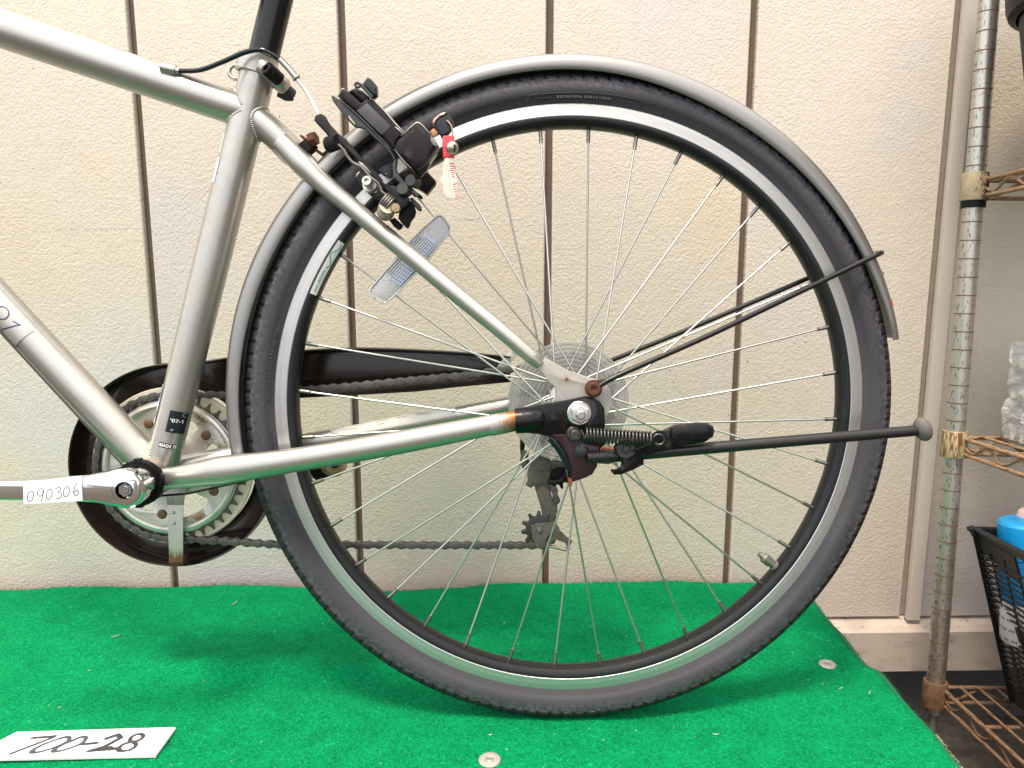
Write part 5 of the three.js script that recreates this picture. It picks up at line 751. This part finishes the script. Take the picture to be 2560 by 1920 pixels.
{ // size card lying on the felt
  const y = 0.0052, q = [[38, 1829], [440, 1817], [389, 1887], [-92, 1897]].map(([x, y0]) => onY(x, y0, y));
  const card = thing('size_card', 'white plastic card with 700-28 in black marker lying on the green carpet', 'sign');
  const tex = canvasTex(1024, 256, (x, w, h) => {
    x.fillStyle = '#eceaee'; x.fillRect(0, 0, w, h); x.strokeStyle = '#cfcdd4'; x.lineWidth = 5; x.strokeRect(4, 4, w - 8, h - 8);
    x.translate(-112, 0); x.scale(1.06, 1.0); const gl = (o) => (a) => a.map(([p, r]) => [p + o, r]);
    pen(x, '#2c2e36', 26, [gl(0)([[262, 66], [372, 56], [300, 216]]), gl(0)([[588, 142], [668, 132]])]);
    pen(x, '#3c3f4a', 25, [oval(432, 140, 50, 74, -0.9, 6.8, 0.25), oval(536, 138, 44, 70, -0.9, 6.8, 0.25)]);
    pen(x, '#2a2c34', 30, [[[706, 92], [756, 58], [790, 90], [742, 160], [694, 206], [820, 190]], [[700, 206], [770, 178], [800, 196]]]);
    pen(x, '#2c2e36', 24, [oval(888, 94, 36, 36, 0), oval(876, 176, 46, 40, 0)]);
    x.globalAlpha = 0.35; pen(x, '#f2f0f2', 5, [[[420, 90], [440, 190]], [[540, 90], [520, 190]], [[312, 110], [292, 190]], [[880, 70], [870, 210]]]); x.globalAlpha = 1;
  });
  // thin bevelled slab over the four corners
  const cen = q.reduce((a, p) => a.add(p), V3(0, 0, 0)).multiplyScalar(0.25), top = q.map((p) => p.clone().lerp(cen, 0.02)), T = 0.0034; const pos = [], uv = [], id = []; const UV = [[0, 1], [1, 1], [1, 0], [0, 0]];
  const slab = new THREE.BufferGeometry(); const push = (p, a) => { pos.push(p.x, p.y, p.z); uv.push(...a); };
  for (let i = 0; i < 4; i++) push(top[i], UV[i]); id.push(0, 2, 1, 0, 3, 2);
  for (let i = 0; i < 4; i++) { const j = (i + 1) % 4, b = pos.length / 3, e = [0.01, 0.02]; push(top[i], e); push(top[j], e); push(q[j].clone().add(V3(0, -0.0012, 0)), e); push(q[i].clone().add(V3(0, -0.0012, 0)), e); push(q[j].clone().add(V3(0, -T, 0)), e); push(q[i].clone().add(V3(0, -T, 0)), e); id.push(b, b + 1, b + 2, b, b + 2, b + 3, b + 3, b + 2, b + 4, b + 3, b + 4, b + 5); }
  slab.setAttribute('position', new THREE.Float32BufferAttribute(pos, 3)); slab.setAttribute('uv', new THREE.Float32BufferAttribute(uv, 2)); slab.setIndex(id);
  part(card, 'card', toCreasedNormals(slab, 0.1), std('card_white', [1, 1, 1], 0.4, 0, { map: tex, clearcoat: 0.5, clearcoatRoughness: 0.15 }));
}

// ---------------------------------------------------------------- wire rack and what stands on it
const rack = thing('wire_rack', 'rusty chrome wire shelving rack standing at the right against the wall', 'rack', [0.566, -0.167, -0.266]);
rack.rotation.set(-0.0617, 0, -0.014);
const SH = [0.030, 0.408, 0.770]; // heights of the three shelves in the rack's own frame
{
  const prof = [[0.0, -0.03]]; const top = 1.10; const chrome = std('spotted_chrome', [1, 1, 1], 0.36, 0.8, { map: dataTex(128, 2048, (u, v) => { const w = (v * 14) % 1, a = 0.5 + 0.5 * tile(u, w, 4, 2), c = tile(u, w, 26, 9), b = tile(u, w, 9, 4); const k = 1 - 0.16 * a - (c > 0.44 + 0.22 * b ? 0.55 : 0); const h = sm(0.45, 0.0, v) * (0.5 + 0.5 * b); return s3(0.50 * k * (1 - 0.35 * h), 0.485 * k * (1 - 0.5 * h), 0.44 * k * (1 - 0.62 * h)); }, true, 1, 1) });
  const r = 0.0128, pr = []; const p0 = 0.0106; pr.push([r - 0.001, 0]); for (let y = p0; y < top; y += 0.0254) { pr.push([r, y - 0.0248 < 0 ? 0.0005 : y - 0.0238], [r, y - 0.0008], [r - 0.0007, y], [r, y + 0.0008]); } pr.push([r, top]);
  const post = part(rack, 'post', lathe(pr, V3(0, 0, 0), V3(0, 1, 0), 36, 0.4), chrome);
  const gr = []; for (let y = p0; y < top; y += 0.0254) gr.push(lathe([[r - 0.0002, -0.0010], [r + 0.0001, -0.0008], [r + 0.0001, 0.0006], [r - 0.0002, 0.0009]], V3(0, y, 0), V3(0, 1, 0), 36));
  for (const q of gr) part(post, 'rust_groove', q, std('groove_rust', [0.12, 0.062, 0.038], 0.8, 0.1));
  // a second post towards the viewer side is outside the picture; shelves reach to it
  const DX = 0.60, DZ = 0.34;
  SH.forEach((y, k) => {
    const w = k === 0 ? M.rusty_wire : M.brown_wire, wr = 0.0031;
    const sh = sub(rack, 'shelf'); sh.position.y = y;
    const col = k === 0 ? std('collar_rust', [1, 1, 1], 0.85, 0.1, { map: dataTex(256, 128, (u, v) => { const q = 0.5 + 0.3 * tile(u, v, 10, 2) + 0.3 * tile(u, v, 30, 5); return s3(lerp(0.045, 0.20, q), lerp(0.026, 0.105, q), lerp(0.018, 0.05, q)); }, true) }) : k === 2 ? std('collar_half', [1, 1, 1], 0.7, 0.15, { map: dataTex(256, 128, (u, v) => { const n = 0.5 + 0.25 * tile(u, v, 9, 2) + 0.3 * tile(u, v, 30, 5); const q = sm(0.44, 0.62, 0.46 + 0.5 * Math.sin((u + 0.46) * 2 * Math.PI) + 1.1 * (n - 0.5)); return s3(lerp(0.11, 0.36, q) * (0.6 + 0.6 * n), lerp(0.042, 0.29, q) * (0.7 + 0.5 * n), lerp(0.028, 0.19, q) * (0.7 + 0.5 * n)); }, true) }) : k === 1 ? std('flaking_chrome', [1, 1, 1], 0.55, 0.4, { map: dataTex(256, 256, (u, v) => { const a = 0.5 + 0.5 * tile(u, v, 5, 2), b = 0.5 + 0.5 * tile(u, v, 22, 5); const q = sm(0.42, 0.62, a * 0.5 + b * 0.5); return s3(lerp(0.50, 0.16, q), lerp(0.42, 0.075, q), lerp(0.26, 0.03, q)); }, true, 2, 0.5) }) : M.rust;
    part(sh, 'collar', lathe([[0.0129, -0.019], [0.0178, -0.019], [0.0182, -0.018], [0.0168, 0.018], [0.0164, 0.019], [0.0129, 0.019]], V3(0, 0, 0), V3(0, 1, 0), 32), col);
    if (k === 2) part(sh, 'split_sleeve', lathe([[0.0129, -0.0285], [0.0158, -0.0285], [0.0160, -0.0275], [0.0158, -0.0193], [0.0129, -0.0193]], V3(0, 0, 0), V3(0, 1, 0), 32), M.black_plastic);
    const hU = 0.009, hL = -0.013;
    // side rails run towards the viewer, back rails along the wall
    part(sh, 'side_rail', rod(V3(0.008, hU, 0.012), V3(0.008, hU, DZ), wr, wr, 10), w); part(sh, 'side_rail', rod(V3(0.008, hL, 0.014), V3(0.008, hL, DZ), wr, wr, 10), w);
    const zg = [V3(0.0085, -0.003, 0.014)]; for (let i = 0; i < 9; i++) zg.push(V3(0.0085, i % 2 ? hU - 0.004 : hL + 0.004, 0.030 + i * 0.036)); part(sh, 'truss_wire', tube(zg, 0.0022, 8, 90), w);
    part(sh, 'back_rail', rod(V3(0.012, hU, 0.0), V3(DX, hU, 0.0), wr, wr, 10), w); part(sh, 'back_rail', rod(V3(0.012, hL - 0.002, 0.0), V3(DX, hL - 0.002, 0.0), wr, wr, 10), w);
    const zb = [V3(0.014, -0.003, 0.001)]; for (let i = 0; i < 16; i++) zb.push(V3(0.03 + i * 0.036, i % 2 ? hU - 0.004 : hL + 0.003, 0.001)); part(sh, 'truss_wire', tube(zb, 0.0022, 8, 130), w);
    for (let i = 0; i < 22; i++) { const x = 0.034 + i * 0.0262; part(sh, 'deck_wire', tube([V3(x, hU + 0.001, -0.001), V3(x, hU + 0.003, 0.012), V3(x, hU + 0.003, DZ)], 0.0021, 8), w); }
    for (const z of [0.105, 0.215]) part(sh, 'cross_wire', rod(V3(0.01, hU - 0.0025, z), V3(DX, hU - 0.0025, z), 0.0028, 0.0028, 8), w);
    part(sh, 'front_rail', rod(V3(0.012, hU, DZ), V3(DX, hU, DZ), wr, wr, 10), w); part(sh, 'front_rail', rod(V3(0.012, hL, DZ), V3(DX, hL, DZ), wr, wr, 10), w);
  });
  part(rack, 'foot', lathe([[0, -0.07], [0.012, -0.07], [0.013, -0.062], [0.006, -0.058], [0.006, -0.004], [0.0125, 0.0]], V3(0, 0, 0), V3(0, 1, 0), 20), M.dull_steel);
}
rack.updateMatrixWorld(true);
const inRack = (px, py, zr) => { // point seen at a pixel on the plane z = zr of the rack's frame
  const inv = rack.matrixWorld.clone().invert(), o = CAM.clone().applyMatrix4(inv), d = ray(px, py).transformDirection(inv); return o.addScaledVector(d, (zr - o.z) / d.z);
};
const onRack = (name, label, cat) => { const t = thing(name, label, cat); t.position.copy(rack.position); t.quaternion.copy(rack.quaternion); return t; };
{ // black mesh basket
  const bk = onRack('mesh_basket', 'tapered black plastic basket with slatted sides on the bottom shelf of the rack', 'basket');
  const tl = inRack(2436, 1322, 0.035), bl = inRack(2526, 1772, 0.045); const yT = tl.y, yB = SH[0] + 0.0145, dz = 0.235, zT = tl.z, zB = 0.048, xT = tl.x, xB = bl.x; const W = 0.30, bp = std('basket_black', [0.011, 0.011, 0.013], 0.4, 0, { roughnessMap: scuffs, roughness: 1.0 });
  const P = (s, h, z) => V3(lerp(xB, xT, h) + s * W, lerp(yB, yT, h), 0); // left edge at height share h
  const at2 = (h, t) => V3(lerp(xB, xT, h), lerp(yB, yT, h), lerp(zB, zT, h) + t * dz); // a point of the left side
  const bk2 = (h, t) => V3(lerp(xB, xT, h) + t * W, lerp(yB, yT, h), lerp(zB, zT, h)); // a point of the back side
  const sheet = (a, b, c, d, th) => { const g = new THREE.BufferGeometry(); const n = b.clone().sub(a).cross(d.clone().sub(a)).normalize().multiplyScalar(th); const v = [a, b, c, d, ...[a, b, c, d].map((p) => p.clone().add(n))]; g.setAttribute('position', new THREE.Float32BufferAttribute(v.flatMap((p) => [p.x, p.y, p.z]), 3)); g.setIndex([0, 2, 1, 0, 3, 2, 4, 5, 6, 4, 6, 7, 0, 1, 5, 0, 5, 4, 1, 2, 6, 1, 6, 5, 2, 3, 7, 2, 7, 6, 3, 0, 4, 3, 4, 7]); return clean(toCreasedNormals(g, 0.2)); };
  const th = 0.003;
  for (const f of [at2, bk2]) {
    const lo = f === at2;
    part(bk, 'rim', merge([sheet(f(0.955, -0.02), f(0.955, 1.02), f(1.0, 1.03), f(1.0, -0.03), lo ? -0.006 : 0.004), tube([f(1, -0.03), f(1, 1.03)], 0.0034, 10)]), bp);
    part(bk, 'rim_band', sheet(f(0.885, 0), f(lo ? 0.80 : 0.885, 0.36), f(0.965, 0.36), f(0.965, 0), lo ? -th : th), bp);
    part(bk, 'rim_band', sheet(f(0.80, 0.44), f(0.80, 1), f(0.965, 1), f(0.965, 0.44), lo ? -th : th), bp);
    part(bk, 'waist_band', sheet(f(0.435, 0), f(0.435, 1), f(0.515, 1), f(0.515, 0), lo ? -th : th), bp);
    part(bk, 'base_band', sheet(f(0.0, 0), f(0.0, 1), f(0.10, 1), f(0.10, 0), lo ? -th : th), bp);
    for (let i = 0; i < 10; i++) { const h = 0.545 + i * 0.0345; part(bk, 'slat', rod(f(h, 0), f(h, 1), 0.0017, 0.0017, 7), bp); }
    for (let i = 0; i < 10; i++) { const h = 0.128 + i * 0.0315; part(bk, 'slat', rod(f(h, 0), f(h, 1), 0.0017, 0.0017, 7), bp); }
    for (let i = 1; i < 8; i++) { const t = i / 8; part(bk, 'upright', rod(f(0.09, t), f(0.90, t), 0.0016, 0.0016, 7), bp); }
    part(bk, 'corner_post', rod(f(0, 0), f(0.97, 0), 0.0042, 0.0042, 12), bp);
  }
  part(bk, 'base', sheet(at2(0.004, 0), bk2(0.004, 1), bk2(0.004, 1).add(V3(0, 0, dz)), at2(0.004, 1), 0.003), bp);
  part(bk, 'far_side', sheet(bk2(0, 1), bk2(0, 1).add(V3(0, 0, dz)), bk2(1, 1).add(V3(0.03, 0, dz)), bk2(1, 1), 0.003), bp); part(bk, 'front_side', sheet(at2(0, 1), bk2(0, 1).add(V3(0, 0, dz)), bk2(1, 1).add(V3(0, 0, dz)), at2(1, 1), 0.003), bp);
  // what stands in it
  const cx = inRack(2503, 1297, 0.072), R = 0.031, cc = V3(cx.x + R, 0, 0.072), lean = V3(-0.10, 1, 0), foot = V3(cc.x + 0.10 * cx.y, 0, 0.072), top = cx.y;
  const can = onRack('spray_can', 'bright blue spray can with a white label standing in the black basket', 'spray can');
  part(can, 'can_body', lathe([[0, top - 0.172], [R - 0.002, top - 0.172], [R, top - 0.168], [R, top - 0.112]], foot, lean, 36), std('can_white', [0.66, 0.64, 0.64], 0.3, 0.1, { map: canvasTex(512, 256, (x, w, h) => { x.fillStyle = '#f2eff0'; x.fillRect(0, 0, w, h); x.fillStyle = '#b32530'; for (let i = 0; i < 30; i++) if (i % 3) x.fillRect(8 + i * 17, 226, 12, 9); x.fillStyle = '#5a5c68'; for (let j = 0; j < 9; j++) for (let i = 0; i < 64; i++) if ((i * 7 + j * 5) % 4) x.fillRect(4 + i * 8, 12 + j * 22, 5, 5); }) }));
  part(can, 'blue_band', lathe([[R + 0.0001, top - 0.112], [R + 0.0003, top - 0.1115], [R + 0.0003, top - 0.052], [R, top - 0.05]], foot, lean, 36), std('can_blue', [0.02, 0.27, 0.62], 0.3, 0.1, { map: canvasTex(512, 256, (x, w, h) => { x.fillStyle = '#e8f2fa'; x.fillRect(0, 0, w, h); x.fillStyle = '#3d5a80'; for (let j = 0; j < 10; j++) for (let i = 0; i < 64; i++) if ((i * 5 + j * 3) % 5 > 1 && (i % 32) < 18) x.fillRect(4 + i * 8, 12 + j * 22, 5, 6); }) }));
  part(can, 'cap', lathe([[R - 0.0005, top - 0.05], [R + 0.001, top - 0.049], [R + 0.0005, top - 0.004], [R - 0.002, top - 0.0005], [R - 0.004, top], [0, top]], foot, lean, 36), std('cap_blue', [0.01, 0.29, 0.66], 0.28, 0));
  
  const pk = onRack('pink_bottle', 'pale pink bottle at the right edge behind the blue spray can', 'bottle'); const pp = inRack(2551, 1300, 0.055);
  part(pk, 'bottle_body', lathe([[0, -0.15], [0.022, -0.15], [0.024, -0.145], [0.024, 0.0], [0.020, 0.012], [0.012, 0.018], [0, 0.019]], V3(pp.x + 0.020, pp.y, 0.055), V3(0, 1, 0), 28), std('pink_plastic', [0.70, 0.48, 0.46], 0.4, 0));
  const bag = onRack('clear_bag', 'crumpled glossy plastic bag in the lower half of the black basket', 'bag'); const bg = new THREE.IcosahedronGeometry(1, 24); { const p = bg.attributes.position; for (let i = 0; i < p.count; i++) { const v = V3(p.getX(i), p.getY(i), p.getZ(i)); const k = 1 + 0.13 * n3(v.x * 3, v.y * 3, v.z * 3) + 0.07 * Math.abs(n3(v.x * 8, v.y * 8, v.z * 8)); p.setXYZ(i, v.x * k * 0.085, v.y * k * 0.062, v.z * k * 0.07); } bg.computeVertexNormals(); }
  const bc = at2(0.22, 0.42); bg.translate(bc.x + 0.110, bc.y + 0.004, bc.z); part(bag, 'bag_film', toCreasedNormals(bg, 0.25), std('black_film', [0.05, 0.052, 0.065], 0.14, 0.1, { clearcoat: 1 }));
}
{ // dark bin on the upper shelf
  const bin = onRack('black_bin', 'tapered black plastic bin with a wide rim at the top right of the rack', 'bin'); const a = inRack(2544, 35, 0.10), b = inRack(2560, 300, 0.10), rim = inRack(2513, 30, 0.10), R = 0.13, cx = a.x + R;
  const slope = (b.x - a.x) / (a.y - b.y); const y1 = inRack(2530, 42, 0.10).y, y0 = SH[2] + 0.014; const r0 = R - (y1 - y0) * slope, e = cx - rim.x;
  part(bin, 'bin_wall', lathe([[0, y0], [r0 - 0.01, y0], [r0, y0 + 0.008], [R, y1], [R, y1 + 0.10], [R - 0.004, y1 + 0.10], [r0 - 0.006, y0 + 0.012], [0, y0 + 0.008]], V3(cx, 0, 0.10 + 0.04), V3(0, 1, 0), 64), M.black_plastic);
  part(bin, 'bin_rim', lathe([[R, y1 + 0.012], [e - 0.012, y1 + 0.004], [e - 0.003, y1 + 0.008], [e, y1 + 0.016], [e + 0.006, y1 + 0.075], [e, y1 + 0.08], [R, y1 + 0.08]], V3(cx, 0, 0.10 + 0.04), V3(0, 1, 0), 64), M.black_plastic);
}
{ // clear wrapped packet on the middle shelf
  const pkt = onRack('wrapped_packet', 'clear crinkled plastic packet at the right edge on the middle shelf', 'packet'); const a = inRack(2534, 990, 0.04), top = inRack(2534, 860, 0.04).y, y0 = SH[1] + 0.0145;
  const g = new THREE.BoxGeometry(0.16, top - y0, 0.10, 40, 40, 20); { const p = g.attributes.position; for (let i = 0; i < p.count; i++) { const x = p.getX(i), y = p.getY(i), z = p.getZ(i); const q = 0.006; p.setXYZ(i, x + q * n3(x * 30, y * 30, z * 30) + 0.003 * n3(x * 90, y * 90, z * 90), y + (Math.abs(y) < (top - y0) / 2 - 0.004 || y > 0 ? q * n3(x * 30 + 9, y * 30, z * 30) : 0), z + q * n3(x * 30, y * 30 + 7, z * 30)); } g.computeVertexNormals(); }
  g.translate(a.x + 0.080, (top + y0) / 2, 0.075); part(pkt, 'film', toCreasedNormals(g, 0.2), std('clear_film', [0.86, 0.86, 0.86], 0.10, 0, { transmission: 0.75, thickness: 0, clearcoat: 1 }));
  const inn = new RoundedBoxGeometry(0.12, (top - y0) * 0.8, 0.06, 2, 0.008); inn.translate(a.x + 0.092, (top + y0) / 2, 0.075); part(pkt, 'contents', inn, std('packet_grey', [0.42, 0.41, 0.40], 0.5, 0, { map: grime }));
}
// nothing deeper than thing > part > sub-part
for (const t of scene.children) for (const p of [...t.children]) for (const q of [...p.children]) for (const r of [...q.children]) p.add(r);
renderer.render(scene, camera);
